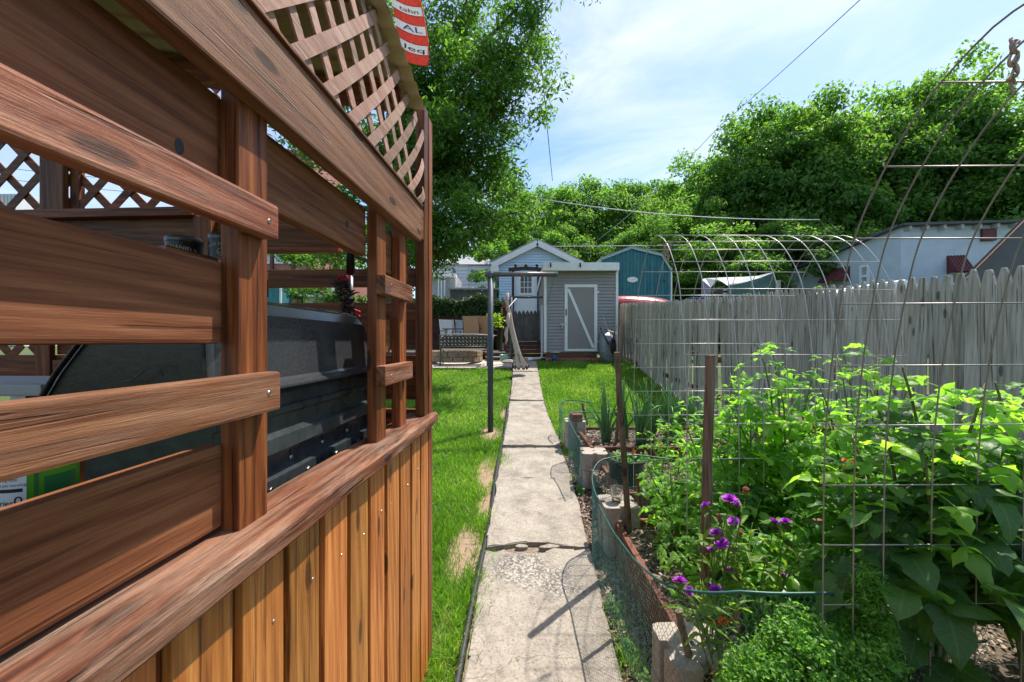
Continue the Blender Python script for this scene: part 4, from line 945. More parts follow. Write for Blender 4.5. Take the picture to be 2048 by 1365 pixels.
for i in range(8): link('picket', pm, gt_, (P(1031+7.9*i, 0, GYt).x-o.x, 0, gt1+random.uniform(-.01, .01)), (0, 0, R(90)))
for zz in (gt0+.15, gt1-.25): MB().box(P(1027, 0, GYt).x-o.x, P(1090, 0, GYt).x-o.x, .015, .05, zz, zz+.08).build('rail', M['picket_dark'], gt_)
MB().box(P(1048, 0, GYt).x-o.x, P(1053, 0, GYt).x-o.x, -.03, -.012, gt1-.2, gt1-.16).build('latch', M['black'], gt_)
for i in range(4): MB().box(P(1008, 0, GYt).x-o.x, P(1090, 0, GYt).x-o.x, -.5, -.47, .02+i*.13, .14+i*.13).build('riser_board', M['bed'], gt_, bevel=.004)
MB().box(P(1008, 0, GYt).x-o.x, P(1090, 0, GYt).x-o.x, -.5, .2, .545, .57).build('landing', M['bed'], gt_)
# ------------------------------------------------------------------ leaf helper
def leafcloud(C, N_, size, aspect=.5, up=.5, tint=None, fold=.25, sizevar=.4):
    "C (n,3) centres; N_ preferred normals (n,3); returns V,F,tint for folded rhombic leaves"
    n = len(C); nr = N_+rng.normal(0, up, (n, 3)); nr /= np.linalg.norm(nr, axis=1, keepdims=True)+1e-9
    d = rng.normal(0, 1, (n, 3)); d -= nr*np.sum(d*nr, 1, keepdims=True); d /= np.linalg.norm(d, axis=1, keepdims=True)+1e-9
    s = np.cross(nr, d); L = (size*(1+rng.uniform(-sizevar, sizevar, n)))[:, None]; Wd = L*aspect
    a = C-d*L*.5; b = C+d*L*.5; l_ = C+s*Wd*.5+nr*Wd*fold-d*L*.06; r_ = C-s*Wd*.5+nr*Wd*fold-d*L*.06
    V = np.stack([a, r_, b, l_], 1).reshape(-1, 3); i = (np.arange(n)*4)[:, None]
    Fc = np.concatenate([i+np.array([[0, 1, 2]]), i+np.array([[0, 2, 3]])], 0)
    t = rng.uniform(0, 1, n) if tint is None else tint
    return V, Fc, np.repeat(np.clip(t, 0, 1), 4)
def leafmesh(name, parts, mat):
    o = 0; vs, fs, ts = [], [], []
    for V, Fc, T in parts: vs.append(V); fs.append(Fc+o); ts.append(T); o += len(V)
    return np_mesh(name, np.concatenate(vs), np.concatenate(fs), mat, False, {'tint': ('FLOAT', np.concatenate(ts))})
# ivy hedge on the wall
hd = thing('ivy_hedge', 'trimmed ivy hedge growing along the top of the board wall', 'hedge', (P(930, 0, RY).x, RY+.2, P(0, 628, RY).z))
n = 9000; X = rng.uniform(-4, 1.35, n); hgt = .58+.06*np.sin(X*4)+.04*np.sin(X*9)+np.where((X > .25) & (X < .9), .18*np.sin((X-.25)/.65*np.pi), 0)
Z = rng.uniform(-.12, 1, n)*hgt; Yv = -.28+.1*rng.uniform(0, 1, n)+np.where(Z > hgt*.85, rng.uniform(0, .5, n), 0); C = np.stack([X, Yv, Z], -1); C += rng.normal(0, .03, C.shape)
link('foliage', leafmesh('foliage', [leafcloud(C, np.tile([0, -.8, .5], (n, 1)), .085, .8, .6, rng.beta(2, 2.4, n))], M['leaf_ivy']), hd)
MB().box(-4, 1.3, -.2, .3, -.05, .48).build('stems', M['darkhem'], hd)
# ------------------------------------------------------------------ patio things
bn = thing('garden_bench', 'ornate cast iron garden bench seen from behind on the patio', 'bench', (P(928, 0, 10.55).x, 10.55, g(10.55)))
o = bn.location; bw = .62
def cx(s): return s*bw
for s in (-1, 1):
    MB().tube([(cx(s), -.06, .0), (cx(s), .0, .20), (cx(s), .02, .40), (cx(s), -.05, .62), (cx(s), -.10, .80)], .024, 6).build('leg', M['benchiron'], bn, smooth=True)
    MB().tube([(cx(s), .42, 0), (cx(s), .40, .12), (cx(s), .46, .28), (cx(s), .43, .40)], .022, 6).build('leg', M['benchiron'], bn, smooth=True)
    MB().tube([(cx(s), .02, .30), (cx(s), .2, .26), (cx(s), .42, .32)], .014, 5).build('stretcher', M['benchiron'], bn, smooth=True)
    MB().tube([(cx(s), -.06, .62), (cx(s), .12, .60), (cx(s), .38, .62), (cx(s), .48, .58), (cx(s), .46, .5), (cx(s), .43, .40)], .020, 6).build('arm', M['benchiron'], bn, smooth=True)
for i in range(5): MB().box(-bw, bw, .03+i*.085, .03+i*.085+.07, .405, .43).build('seat_slat', plain('pale_slat', (.40, .35, .31), .7), bn, bevel=.004)
MB().tube([(-bw, -.10, .80), (-bw*.5, -.105, .815), (bw*.5, -.105, .815), (bw, -.10, .80)], .02, 6).build('top_rail', plain('pale_rail', (.30, .28, .25), .6), bn, smooth=True)
MB().tube([(-bw, -.055, .50), (bw, -.055, .50)], .016, 6).build('back_rail', M['benchiron'], bn, smooth=True)
mb = MB()
for i in range(13):
    x = -bw+.05+i*(2*bw-.1)/12
    for zc_ in (.58, .67, .755): mb.tube([(x+.042*math.cos(a), -.075, zc_+.04*math.sin(a)) for a in np.linspace(0, 2*math.pi, 11)], .0105, 4, False)
    mb.tube([(x, -.06, .5), (x+.03, -.08, .65), (x-.02, -.1, .8)], .010, 4)
tag(mb.build('scrollwork', M['benchiron'], bn), kind='stuff')
fp = thing('fire_pit', 'round tan stone block fire pit behind the bench', 'fire pit', (P(913, 0, 11.35).x, 11.35, g(11.35)))
for lv in range(2):
    for k in range(16):
        a0, a1 = 2*math.pi*(k+.5*lv+.03)/16, 2*math.pi*(k+.5*lv+.97)/16; ro, ri = .74, .54; z0, z1 = .005+lv*.155, .150+lv*.155
        MB().hexa([(ri*math.cos(a0), ri*math.sin(a0), z0), (ro*math.cos(a0), ro*math.sin(a0), z0), (ro*math.cos(a1), ro*math.sin(a1), z0), (ri*math.cos(a1), ri*math.sin(a1), z0), (ri*math.cos(a0), ri*math.sin(a0), z1), (ro*math.cos(a0), ro*math.sin(a0), z1), (ro*math.cos(a1), ro*math.sin(a1), z1), (ri*math.cos(a1), ri*math.sin(a1), z1)]).build('stone_block', M['stone'], fp, bevel=.014)
pt = thing('mint_pot', 'glossy mint green flower pot at the patio edge', 'pot', P(1008, 725, 10.45))
MB().lathe([(0, 0), (.075, 0), (.10, .05), (.115, .13), (.108, .17), (.125, .185), (.125, .2), (.105, .2), (.1, .16), (0, .15)], 20).build('pot_body', M['mint'], pt, smooth=True)
rk = solo(MB().lathe([(0, 0), (.17, .0), (.2, .05), (.14, .11), (0, .13)], 9).build('pale_rock', M['block'], loc=P(1020, 727, 10.3), scale=(1.2, .7, .8)), 'pale rock lying beside the mint pot', 'rock')
def sling_chair(px, Y, rz_, sling, label, tilt=.22, s=1.0):
    c = thing('patio_chair', label, 'chair', (P(px, 0, Y).x, Y, DZ), rz_); c.scale = (s,)*3
    mb = MB(); L = [(.26, .48), (-.18, .44), (-.24, .52), (-.36, 1.05)]
    for (y0, z0), (y1, z1) in zip(L[:-1], L[1:]): mb.hexa([(-.24, y0, z0-.008), (.24, y0, z0-.008), (.24, y1, z1-.008), (-.24, y1, z1-.008), (-.24, y0, z0+.006), (.24, y0, z0+.006), (.24, y1, z1+.006), (-.24, y1, z1+.006)])
    mb.build('sling', sling, c)
    for sx in (-1, 1):
        MB().tube([(sx*.26, .30, .0), (sx*.27, .28, .64), (sx*.27, -.2, .66), (sx*.26, -.28, .7)], .014, 6).build('arm_frame', M['pole'], c, smooth=True)
        MB().tube([(sx*.255, .28, .48), (sx*.255, -.2, .44), (sx*.255, -.37, 1.06)], .014, 6).build('side_rail', M['pole'], c, smooth=True)
        MB().tube([(sx*.26, -.30, 0), (sx*.26, -.2, .5)], .014, 6).build('rear_leg', M['pole'], c, smooth=True)
    return c
sling_chair(900, 13.6, R(-150), M['slinggrey'], 'leftmost grey mesh patio chair on the deck')
sling_chair(923, 13.8, R(180), M['slinggrey'], 'second grey mesh patio chair on the deck, left of the tan ones')
sling_chair(948, 13.1, R(-12), M['sling'], 'tan sling patio chair left of the other tan one', s=1.05)
sling_chair(974, 13.15, R(-12), M['sling'], 'tan sling patio chair half hidden by the clothes pole', s=1.05)
tb = thing('patio_table', 'dark patio table between the sling chairs on the deck', 'table', (P(925, 0, 13.45).x, 13.45, DZ))
MB().box(-.65, .75, -.22, .2, .70, .73).build('table_top', M['pole'], tb, bevel=.008)
for sx in (-.55, .65):
    for sy in (-.16, .14): MB().tube([(sx, sy, 0), (sx, sy, .70)], .018, 6).build('leg', M['pole'], tb)
pb = thing('dark_planter', 'large black planter with yellowing plant at the deck end', 'planter', (P(990, 0, 13.9).x, 13.9, DZ))
MB().lathe([(0, 0), (.22, 0), (.27, .75), (.29, .78), (.25, .78), (0, .7)], 18).build('tub', M['black'], pb, smooth=True)
n = 260; C = np.stack([rng.normal(0, .14, n), rng.normal(0, .14, n), rng.uniform(.75, 1.25, n)], -1)
link('foliage', leafmesh('foliage', [leafcloud(C, np.tile([0, 0, 1.], (n, 1)), .14, .35, .8)], M['leaf_yellow']), pb)
# ------------------------------------------------------------------ houses beyond the yard
def window(par, x0, x1, z0, z1, y, nx=1, nz=2, glass='glass', fr=.06, name='window'):
    w = MB().box(x0, x1, y-.02, y+.01, z0, z1).build(name, M[glass], par)
    f = MB()
    for a, b, c, d in ((x0-fr, x0, z0-fr, z1+fr), (x1, x1+fr, z0-fr, z1+fr), (x0, x1, z1, z1+fr), (x0, x1, z0-fr, z0)): f.box(a, b, y-.05, y+.01, c, d)
    f.build('frame', M['white'], w)
    m = MB()
    for i in range(1, nx): xx = x0+(x1-x0)*i/nx; m.box(xx-.014, xx+.014, y-.036, y-.022, z0, z1)
    for i in range(1, nz): zz = z0+(z1-z0)*i/nz; m.box(x0, x1, y-.040, y-.024, zz-.014, zz+.014)
    if m.v: m.build('muntins', M['white'], w)
    return w
def siding_gable(mb, xl, xr, z0, ze, xa, za, y, lh, steps=None):
    z = z0
    while z < za-.02:
        z1 = min(z+lh*1.02, za)
        def lim(zz):
            if zz <= ze: return xl, xr
            t = (zz-ze)/(za-ze); return xl+(xa-xl)*t, xr+(xa-xr)*t
        a0, b0 = lim(z); a1, b1 = lim(z1)
        mb.hexa([(a0, y-.055, z), (b0, y-.055, z), (b0, y+.03, z), (a0, y+.03, z), (a1, y, z1), (b1, y, z1), (b1, y+.03, z1), (a1, y+.03, z1)])
        z += lh
# pale blue gabled house
HY = 19.5
hs = thing('blue_house', 'pale blue clapboard house with white gable trim behind the shed', 'house', (P(1074, 0, HY).x, HY, g(HY)))
o = hs.location; u = lambda px: P(px, 0, HY).x-o.x; w_ = lambda py: P(0, py, HY).z-o.z
mb = MB(); siding_gable(mb, u(998), u(1150), 0, w_(532), u(1074), w_(494), 0, .13); mb.build('siding', M['bluehouse'], hs)
MB().box(u(998), u(1150), .035, 8, 0, w_(534)).build('body', M['bluehouse'], hs)
for a, b in (((984, 534), (1074.5, 489)), ((1165, 534), (1073.5, 489))):
    A, B = Vector((u(a[0]), -.28, w_(a[1]))), Vector((u(b[0]), -.28, w_(b[1])))
    MB().bar(A, B, .06, .26, up=(0, 0, 1)).build('rake_board', M['white'], hs)
    dn = Vector((0, 0, .14)); MB().hexa([A+dn, B+dn, B+dn+Vector((0, 8.4, 0)), A+dn+Vector((0, 8.4, 0)), A+dn*1.6, B+dn*1.6, B+dn*1.6+Vector((0, 8.4, 0)), A+dn*1.6+Vector((0, 8.4, 0))]).build('roof', M['greyroof'], hs)
    s = .12 if a[0] < 1074 else -.12
    MB().hexa([A-Vector((0, 0, .1)), B-Vector((0, 0, .1)), B+Vector((0, .28, -.1)), A+Vector((0, .28, -.1)), A, B, B+Vector((0, .28, 0)), A+Vector((0, .28, 0))]).build('soffit', M['white'], hs)
MB().box(u(982), u(998), -.3, .3, w_(546), w_(535)).build('gutter', M['white'], hs, bevel=.02)
dd = MB().box(u(1033), u(1071), -.05, .0, w_(640), w_(553)).build('door', M['white'], hs)
window(hs, u(1041), u(1063), w_(587), w_(554), -.06, 3, 3, 'glass', .10)
for px in (1045, 1050, 1056): MB().box(u(px), u(px)+.03, -.085, -.082, w_(587), w_(556)).build('curtain_fold', M['maroon'], hs)
# brown pergola in front of it
pg = thing('pergola', 'brown wooden pergola with round finials in front of the blue house', 'pergola', (P(1050, 0, 17.5).x, 17.5, g(17.5)))
o = pg.location; u = lambda px: P(px, 0, 17.5).x-o.x; w_ = lambda py: P(0, py, 17.5).z-o.z
for a, b in (((1017, 540), (1050, 537)), ((1050, 537), (1090, 540))): MB().bar((u(a[0]), 0, w_(a[1])), (u(b[0]), 0, w_(b[1])), .08, .16).build('beam', M['retain'], pg)
for px in (1026, 1077): MB().box(u(px)-.055, u(px)+.055, .05, .15, 0, w_(541)).build('post', M['retain'], pg)
for px in (1031, 1052, 1074): MB().lathe([(.05, 0), (.05, .06), (.075, .1), (.07, .14), (0, .18)], 10, (u(px), 0, w_(536))).build('finial', M['black'], pg, smooth=True)
cl = thing('cooler', 'red and blue cooler box glimpsed beside the furled canvas', 'cooler', P(1012, 606, 16))
MB().box(-.2, .22, -.15, .15, -.22, .05).build('body', M['red'], cl, bevel=.02); MB().box(-.21, .23, -.16, .16, .052, .13).build('lid', M['bluecap'], cl, bevel=.02)
MB().box(-.18, .2, -.12, .12, -1.6, -.222).build('stand', M['retain'], cl)
# teal barn with gambrel roof
BY = 17.5
br_ = thing('teal_barn', 'teal board gambrel barn with white oval sign beyond the fence', 'barn', (P(1268, 0, BY).x, BY, g(BY)))
o = br_.location; u = lambda px: P(px, 0, BY).x-o.x; w_ = lambda py: P(0, py, BY).z-o.z
pts = [(u(1190), w_(545)), (u(1202), w_(522)), (u(1262), w_(499)), (u(1323), w_(514)), (u(1342), w_(545))]
def top_at(x): return float(np.interp(x, [p[0] for p in pts], [p[1] for p in pts]))
nb = 22; xs_ = np.linspace(u(1190), u(1342), nb+1)
for k in range(nb):
    xa, xb = xs_[k]+.006, xs_[k+1]-.006
    mid = [x for x, z in pts[1:-1] if xa < x < xb]
    poly = [(xa, 0), (xb, 0), (xb, top_at(xb))]+[(m, top_at(m)) for m in mid[::-1]]+[(xa, top_at(xa))]
    MB().prism(poly, -.02, .02, 'y').build('barn_board', M['teal'], br_)
MB().prism([(u(1190), 0), (u(1342), 0)]+[(x, z-.02) for x, z in pts[::-1]], .025, 5, 'y').build('body', M['teal'], br_)
for (a, b) in zip(pts[:-1], pts[1:]):
    MB().bar((a[0], -.07, a[1]+.05), (b[0], -.07, b[1]+.05), .05, .09).build('trim', plain('pale_teal', (.30, .46, .50), .6), br_)
    MB().hexa([(a[0], -.1, a[1]+.09), (b[0], -.1, b[1]+.09), (b[0], 5.2, b[1]+.09), (a[0], 5.2, a[1]+.09), (a[0], -.1, a[1]+.13), (b[0], -.1, b[1]+.13), (b[0], 5.2, b[1]+.13), (a[0], 5.2, a[1]+.13)]).build('roof', M['greyroof'], br_)
MB().box(u(1341), u(1344), -.03, .02, 0, w_(545)).build('corner_trim', M['white'], br_)
sg = MB().lathe([(0, .02), (1, .02), (1, 0), (0, 0)], 24).build('oval_sign', M['white'], br_, loc=(u(1264.5), -.024, w_(560)), rot=(R(90), 0, 0), scale=(.235, .118, 1))
MB().tube([(.8*math.cos(a), .7*math.sin(a), .024) for a in np.linspace(0, 2*math.pi, 25)], .03, 4, False).build('sign_ring', M['orangefl'], sg, scale=(1, 1, .3))
MB().tube([(-.45, .1, .026), (-.2, .25, .026), (0, -.2, .026), (.2, .2, .026), (.45, -.1, .026)], .05, 4).build('sign_motif', M['maroon'], sg, scale=(1, 1, .3))
MB().lathe([(0, .02), (.05, .02), (.05, 0)], 10).build('vent', M['black'], br_, loc=(u(1328), -.022, w_(563)), rot=(R(90), 0, 0))
# red canoe upturned beside the fence
cn = thing('red_canoe', 'faded red canoe lying upturned behind the fence', 'canoe', P(1285, 612, 14.2))
mb = MB(); rows = []
for i in range(17):
    t_ = i/16*2-1; wd = .42*(1-abs(t_)**2.4); ht = .33*(1-abs(t_)**3)*.9+.02
    rows.append([(t_*1.45-.1, wd*math.cos(a), ht*math.sin(a)-.06*t_) for a in np.linspace(0, math.pi, 11)])
for i in range(16):
    for k in range(10): mb.quad(rows[i][k], rows[i][k+1], rows[i+1][k+1], rows[i+1][k])
mb.build('hull', M['red'], cn, smooth=True, rot=(0, R(2), 0))
MB().tube([Vector(r_[5])+Vector((0, 0, .006)) for r_ in rows], .012, 5).build('keel_strip', M['white'], cn)
for x in (-.8, .8): MB().box(x-.05, x+.05, -.5, .5, -1.9, -.02).build('rack', M['retain'], cn)
# painted brick building with maroon awnings
KY = 15.5
kb = thing('painted_brick_house', 'pale blue painted brick house with maroon metal awnings behind the fence', 'house', (P(1800, 0, KY).x, KY, g(KY)))
o = kb.location
def kp(px, py, Y=KY): return P(px, py, Y)-o
# corner at px 1800; left wall recedes, right wall faces
Yl = 21.0
cA, cB = kp(1802, 455), kp(1545, 560, Yl)
# right face
e = kp(2120, 446, 14.6); gz0 = 0
def wallq(a, b, ztop_a, ztop_b, name, y_off=0):
    mb = MB(); d = Vector((b.x-a.x, b.y-a.y, 0)).normalized(); nn = Vector((d.y, -d.x, 0))*.2
    A, B = Vector((a.x, a.y, 0)), Vector((b.x, b.y, 0))
    mb.hexa([A, B, B-nn, A-nn, A+Vector((0, 0, ztop_a)), B+Vector((0, 0, ztop_b)), B-nn+Vector((0, 0, ztop_b)), A-nn+Vector((0, 0, ztop_a))])
    return mb.build(name, M['bluebrick'], kb), d, nn.normalized()
_, dR, nR = wallq(cA, e, cA.z, e.z, 'front_wall')
_, dL, nL = wallq(cB, cA, cB.z, cA.z, 'side_wall')
MB().bar(cA+Vector((-.1, 0, .05))+nR*.1, e+Vector((0, 0, .05))+nR*.1, .35, .09).build('roof_edge', M['darkwall'], kb)
MB().bar(cB+Vector((0, 0, .04))+nL*.1, cA+Vector((0, 0, .04))+nL*.1, .3, .10).build('roof_edge', M['darkwall'], kb)
MB().hexa([Vector((cA.x, cA.y+.25, e.z-.3)), Vector((e.x, e.y+.25, e.z-.3)), Vector((e.x, cA.y+7, e.z-.3)), Vector((cA.x, cA.y+7, e.z-.3)), Vector((cA.x, cA.y+.25, e.z-.1)), Vector((e.x, e.y+.25, e.z-.1)), Vector((e.x, cA.y+7, e.z-.1)), Vector((cA.x, cA.y+7, e.z-.1))]).build('roof', M['darkwall'], kb)
for i in range(9):
    p = cA+(e-cA)*(i+.3)/9+nR*.1; MB().box(p.x-.05, p.x+.05, p.y-.12, p.y+.1, p.z-.16, p.z).build('corbel', M['grey'], kb)
def on_wall(px, py, a, d):
    "ray through pixel hits wall plane (vertical, through a along d)"
    k = Vector(((px-1024)/F, 1, (682.5-py)/F)); n_ = Vector((d.y, -d.x, 0)); A = a+o
    s = (A-Vector((0, 0, EYE))).dot(n_)/k.dot(n_); return Vector((0, 0, EYE))+k*s-o
def awning(p0, p1, p2, d, nn, proj, name='awning'):
    "p0,p1 top ends; p2 bottom z"
    out = nn*proj; a, b = p0, p1; a2 = Vector((a.x, a.y, p2))+out; b2 = Vector((b.x, b.y, p2))+out
    mb = MB(); mb.quad(a, b, b2, a2); mb.quad(a, a2, Vector((a.x, a.y, p2))); mb.quad(b, Vector((b.x, b.y, p2)), b2)
    for t_ in np.linspace(.08, .92, 6): mb.bar(a+(b-a)*t_+Vector((0, 0, .012)), a2+(b2-a2)*t_+Vector((0, 0, .012)), .03, .02)
    return mb.build(name, M['maroon'], kb)
p0, p1 = on_wall(1893, 512, cA, dR), on_wall(1930, 511, cA, dR); awning(p0, p1, on_wall(1900, 547, cA, dR).z, dR, nR, .45)
p0, p1 = on_wall(1960, 459, cA, dR), on_wall(1988, 459, cA, dR); zb_ = on_wall(1970, 483, cA, dR).z
MB().hexa([Vector((p0.x, p0.y, zb_))+nR*.12, Vector((p1.x, p1.y, zb_))+nR*.12, Vector((p1.x, p1.y, zb_)), Vector((p0.x, p0.y, zb_)), p0+nR*.12, p1+nR*.12, p1, p0]).build('vent_cover', M['maroon'], kb, bevel=.02)
def wallwin(pa, pb, a, d, nn, glass='glass'):
    q0, q1 = on_wall(pa[0], pa[1], a, d), on_wall(pb[0], pb[1], a, d)
    zt1, zb1 = q0.z, q1.z; A, B = Vector((q0.x, q0.y, 0)), Vector((q1.x, q1.y, 0))
    mb = MB(); s = nn*.03; mb.hexa([A+s+Vector((0, 0, zb1)), B+s+Vector((0, 0, zb1)), B+Vector((0, 0, zb1)), A+Vector((0, 0, zb1)), A+s+Vector((0, 0, zt1)), B+s+Vector((0, 0, zt1)), B+Vector((0, 0, zt1)), A+Vector((0, 0, zt1))])
    w = mb.build('window', M[glass], kb); f = MB()
    for z in (zb1, (zb1+zt1)/2, zt1): f.bar(A+s*1.6+Vector((0, 0, z)), B+s*1.6+Vector((0, 0, z)), .05, .09)
    for C_ in (A, B): f.bar(C_+s*1.7+Vector((0, 0, zb1)), C_+s*1.7+Vector((0, 0, zt1)), .09, .05)
    f.build('frame', M['white'], w)
wallwin((1723, 534), (1738, 572), cA, dL, nL, 'paleglass'); wallwin((1650, 550), (1662, 580), cA, dL, nL); wallwin((1900, 548), (1922, 590), cA, dR, nR)
p0, p1 = on_wall(1655, 540, cA, dL), on_wall(1700, 532, cA, dL); p0.z = max(p0.z, p1.z); p1.z = p0.z; awning(p1, p0, on_wall(1690, 562, cA, dL).z, dL, nL, .6)
# dark grey gable at the right edge
dg_ = thing('dark_gable_house', 'dark grey gable wall with rusty roof edge at the right edge', 'house', (P(2048, 0, 8.6).x, 8.6, g(8.6)))
o = dg_.location; q = lambda px, py: (P(px, py, 8.6).x-o.x, P(0, py, 8.6).z-o.z)
pg_ = [q(1925, 800), q(1925, 556), q(2090, 392), q(2500, 800)]; mb = MB(); fa = [(p[0], 0, p[1]) for p in pg_]; fb = [(p[0]+5.4, 4, p[1]) for p in pg_]
mb.quad(*fa); mb.quad(*fb[::-1])
for k in range(4): mb.quad(fa[k], fb[k], fb[(k+1) % 4], fa[(k+1) % 4])
mb.build('gable_wall', M['darkwall'], dg_)
a, b = q(1917, 566), q(2092, 392); MB().bar((a[0], -.1, a[1]), (b[0], -.1, b[1]), .03, .045).build('roof_edge', plain('rust_edge', (.14, .06, .04), .7, 0, .3, 10), dg_)
# pale car roof behind the fence
cr_ = thing('white_van', 'white vehicle roof just showing above the picket tips', 'van', P(1712, 640, 8.2))
MB().prism([(-.95, -.6), (.8, -.6), (.8, .62), (.45, .74), (-.4, .62), (-.85, .50), (-.95, .3)], -.6, .6, 'y').build('roof_shell', M['white'], cr_, bevel=.06)
for s in (-.3, .3): MB().box(s-.2, s+.2, -.62, -.601, .1, .45).build('side_window', M['glass'], cr_)
# tarped boat
tp = thing('tarped_boat', 'boat on trailer under a green and grey tarp beyond the fence', 'boat', P(1470, 640, 12.5))
o = tp.location; q = lambda px, py: (P(px, py, 12.5).x-o.x, P(0, py, 12.5).z-o.z)
def tent(y0, y1, poly_b, poly_t, mat, nm):
    n_ = len(poly_b); mb = MB()
    for k in range(n_-1): mb.quad((poly_b[k][0], y0, poly_b[k][1]), (poly_b[k+1][0], y0, poly_b[k+1][1]), (poly_t[k+1][0], y1, poly_t[k+1][1]), (poly_t[k][0], y1, poly_t[k][1]))
    return mb.build(nm, mat, tp)
tent(-.5, -.42, [q(1440, 640), q(1460, 640), q(1500, 640), q(1533, 640)], [q(1440, 575), q(1470, 570), q(1505, 560), q(1532, 549)], M['tarp'], 'tarp_side')
tent(-.42, .4, [q(1440, 575), q(1470, 570), q(1505, 560), q(1532, 549)], [q(1446, 552), q(1470, 551), q(1500, 550), q(1530, 548)], M['tarpgrey'], 'tarp_top')
tent(-.5, .3, [q(1405, 640), q(1406, 580), q(1418, 565), q(1440, 575)], [q(1410, 640), q(1412, 556), q(1420, 554), q(1443, 553)], M['tarpgrey'], 'tarp_bow')
MB().prism([q(1408, 660), q(1532, 660), q(1530, 560), q(1445, 572), q(1412, 590)], -.38, .35, 'y').build('hull', M['black'], tp)
for k in range(4): MB().box(q(1432, 0)[0], q(1447, 0)[0], -.41, -.385, q(0, 606-k*7)[1], q(0, 603-k*7)[1]).build('vent_slat', M['grey'], tp)
MB().box(q(1531, 0)[0], q(1540, 0)[0], -.5, -.4, q(0, 660)[1], q(0, 566)[1]).build('mast_post', M['picket'], tp)
MB().tube([(q(1546, 575)[0]+.16*math.cos(a), -.3, q(0, 575)[1]+.16*math.sin(a)) for a in np.linspace(0, 2*math.pi, 16)], .03, 5, False).build('spare_tyre', M['black'], tp)
fd = thing('folded_flag', 'red and blue cloth bundle by the tarped boat', 'cloth', P(1392, 602, 12.3))
MB().hexa([(-.22, -.1, -.06), (.2, -.1, -.02), (.2, .2, -.02), (-.22, .2, -.06), (-.22, -.1, .03), (.2, -.1, .04), (.2, .2, .06), (-.22, .2, .05)]).build('red_fold', M['flagred'], fd, bevel=.02)
MB().hexa([(-.2, -.1, .045), (.22, -.1, .055), (.22, .2, .07), (-.2, .2, .06), (-.2, -.1, .09), (.22, -.1, .10), (.22, .2, .12), (-.2, .2, .1)]).build('blue_fold', M['bluecap'], fd, bevel=.02)
MB().box(-.2, .2, 0, .2, -1.7, -.065).build('crate', M['retain'], fd)
# left distance: white house, sheds
LY = 32
lh_ = thing('white_house', 'distant white sided house with grey roof seen past the tree', 'house', (P(935, 0, LY).x, LY, g(LY)))
o = lh_.location; u = lambda px: P(px, 0, LY).x-o.x; w_ = lambda py: P(0, py, LY).z-o.z
mb = MB(); siding_gable(mb, u(850), u(985), 0, w_(530), u(918), w_(529.5), 0, .28); mb.build('siding', M['whitewall'], lh_)
MB().box(u(850), u(985), .04, 7, 0, w_(531)).build('body', M['whitewall'], lh_)
MB().hexa([(u(848), -.2, w_(530)), (u(987), -.2, w_(530)), (u(987), 7, w_(530)), (u(848), 7, w_(530)), (u(862), 1.2, w_(508)), (u(975), 1.2, w_(508)), (u(975), 6, w_(508)), (u(862), 6, w_(508))]).build('roof', M['greyroof'], lh_)
window(lh_, u(941), u(948), w_(556), w_(539), -.03); window(lh_, u(962), u(971), w_(553), w_(544), -.03); window(lh_, u(905), u(912), w_(556), w_(539), -.03)
MB().box(u(937.5), u(938.5), -.08, -.02, 0, w_(531)).build('downpipe', M['grey'], lh_)
g2 = thing('grey_outbuilding', 'grey outbuilding with white porch post left of the white house', 'shed', (P(890, 0, 24).x, 24, g(24)))
o = g2.location; u = lambda px: P(px, 0, 24).x-o.x; w_ = lambda py: P(0, py, 24).z-o.z
MB().prism([(u(830), 0), (u(911), 0), (u(911), w_(550)), (u(895), w_(538)), (u(830), w_(536))], 0, 3, 'y').build('wall', M['grey'], g2)
for px in (878, 884, 890): MB().box(u(px), u(px+2.4), -.4, -.3, 0, w_(556)).build('porch_post', M['white'], g2)
MB().box(u(830), u(914), -.5, -.05, w_(556), w_(551)).build('eave', M['white'], g2)
g3 = thing('low_white_shed', 'low shed with bright white roof before the white house', 'shed', (P(935, 0, 22).x, 22, g(22)))
o = g3.location; u = lambda px: P(px, 0, 22).x-o.x; w_ = lambda py: P(0, py, 22).z-o.z
MB().box(u(912), u(955), 0, 3, 0, w_(577)).build('wall', M['soffit'], g3)
MB().hexa([(u(910), -.2, w_(578)), (u(945), -.2, w_(578)), (u(960), 3, w_(570)), (u(912), 3, w_(570)), (u(910), -.2, w_(576)), (u(945), -.2, w_(576)), (u(960), 3, w_(568)), (u(912), 3, w_(568))]).build('roof', M['white'], g3)
g4 = thing('dark_board_fence', 'dark grey board fence behind the ivy hedge', 'fence', (P(940, 0, 18.5).x, 18.5, g(18.5)))
o = g4.location; u = lambda px: P(px, 0, 18.5).x-o.x; w_ = lambda py: P(0, py, 18.5).z-o.z
for k in range(24):
    px = 900+k*3.9; MB().box(u(px), u(px+3.7), 0, .03, 0, w_(581 if px < 990 else 586)+random.uniform(-.02, .02)).build('board', M['picket_dark'], g4)
MB().box(u(897), u(996), -.15, .2, w_(580), w_(577)).build('cap', M['greyroof'], g4)
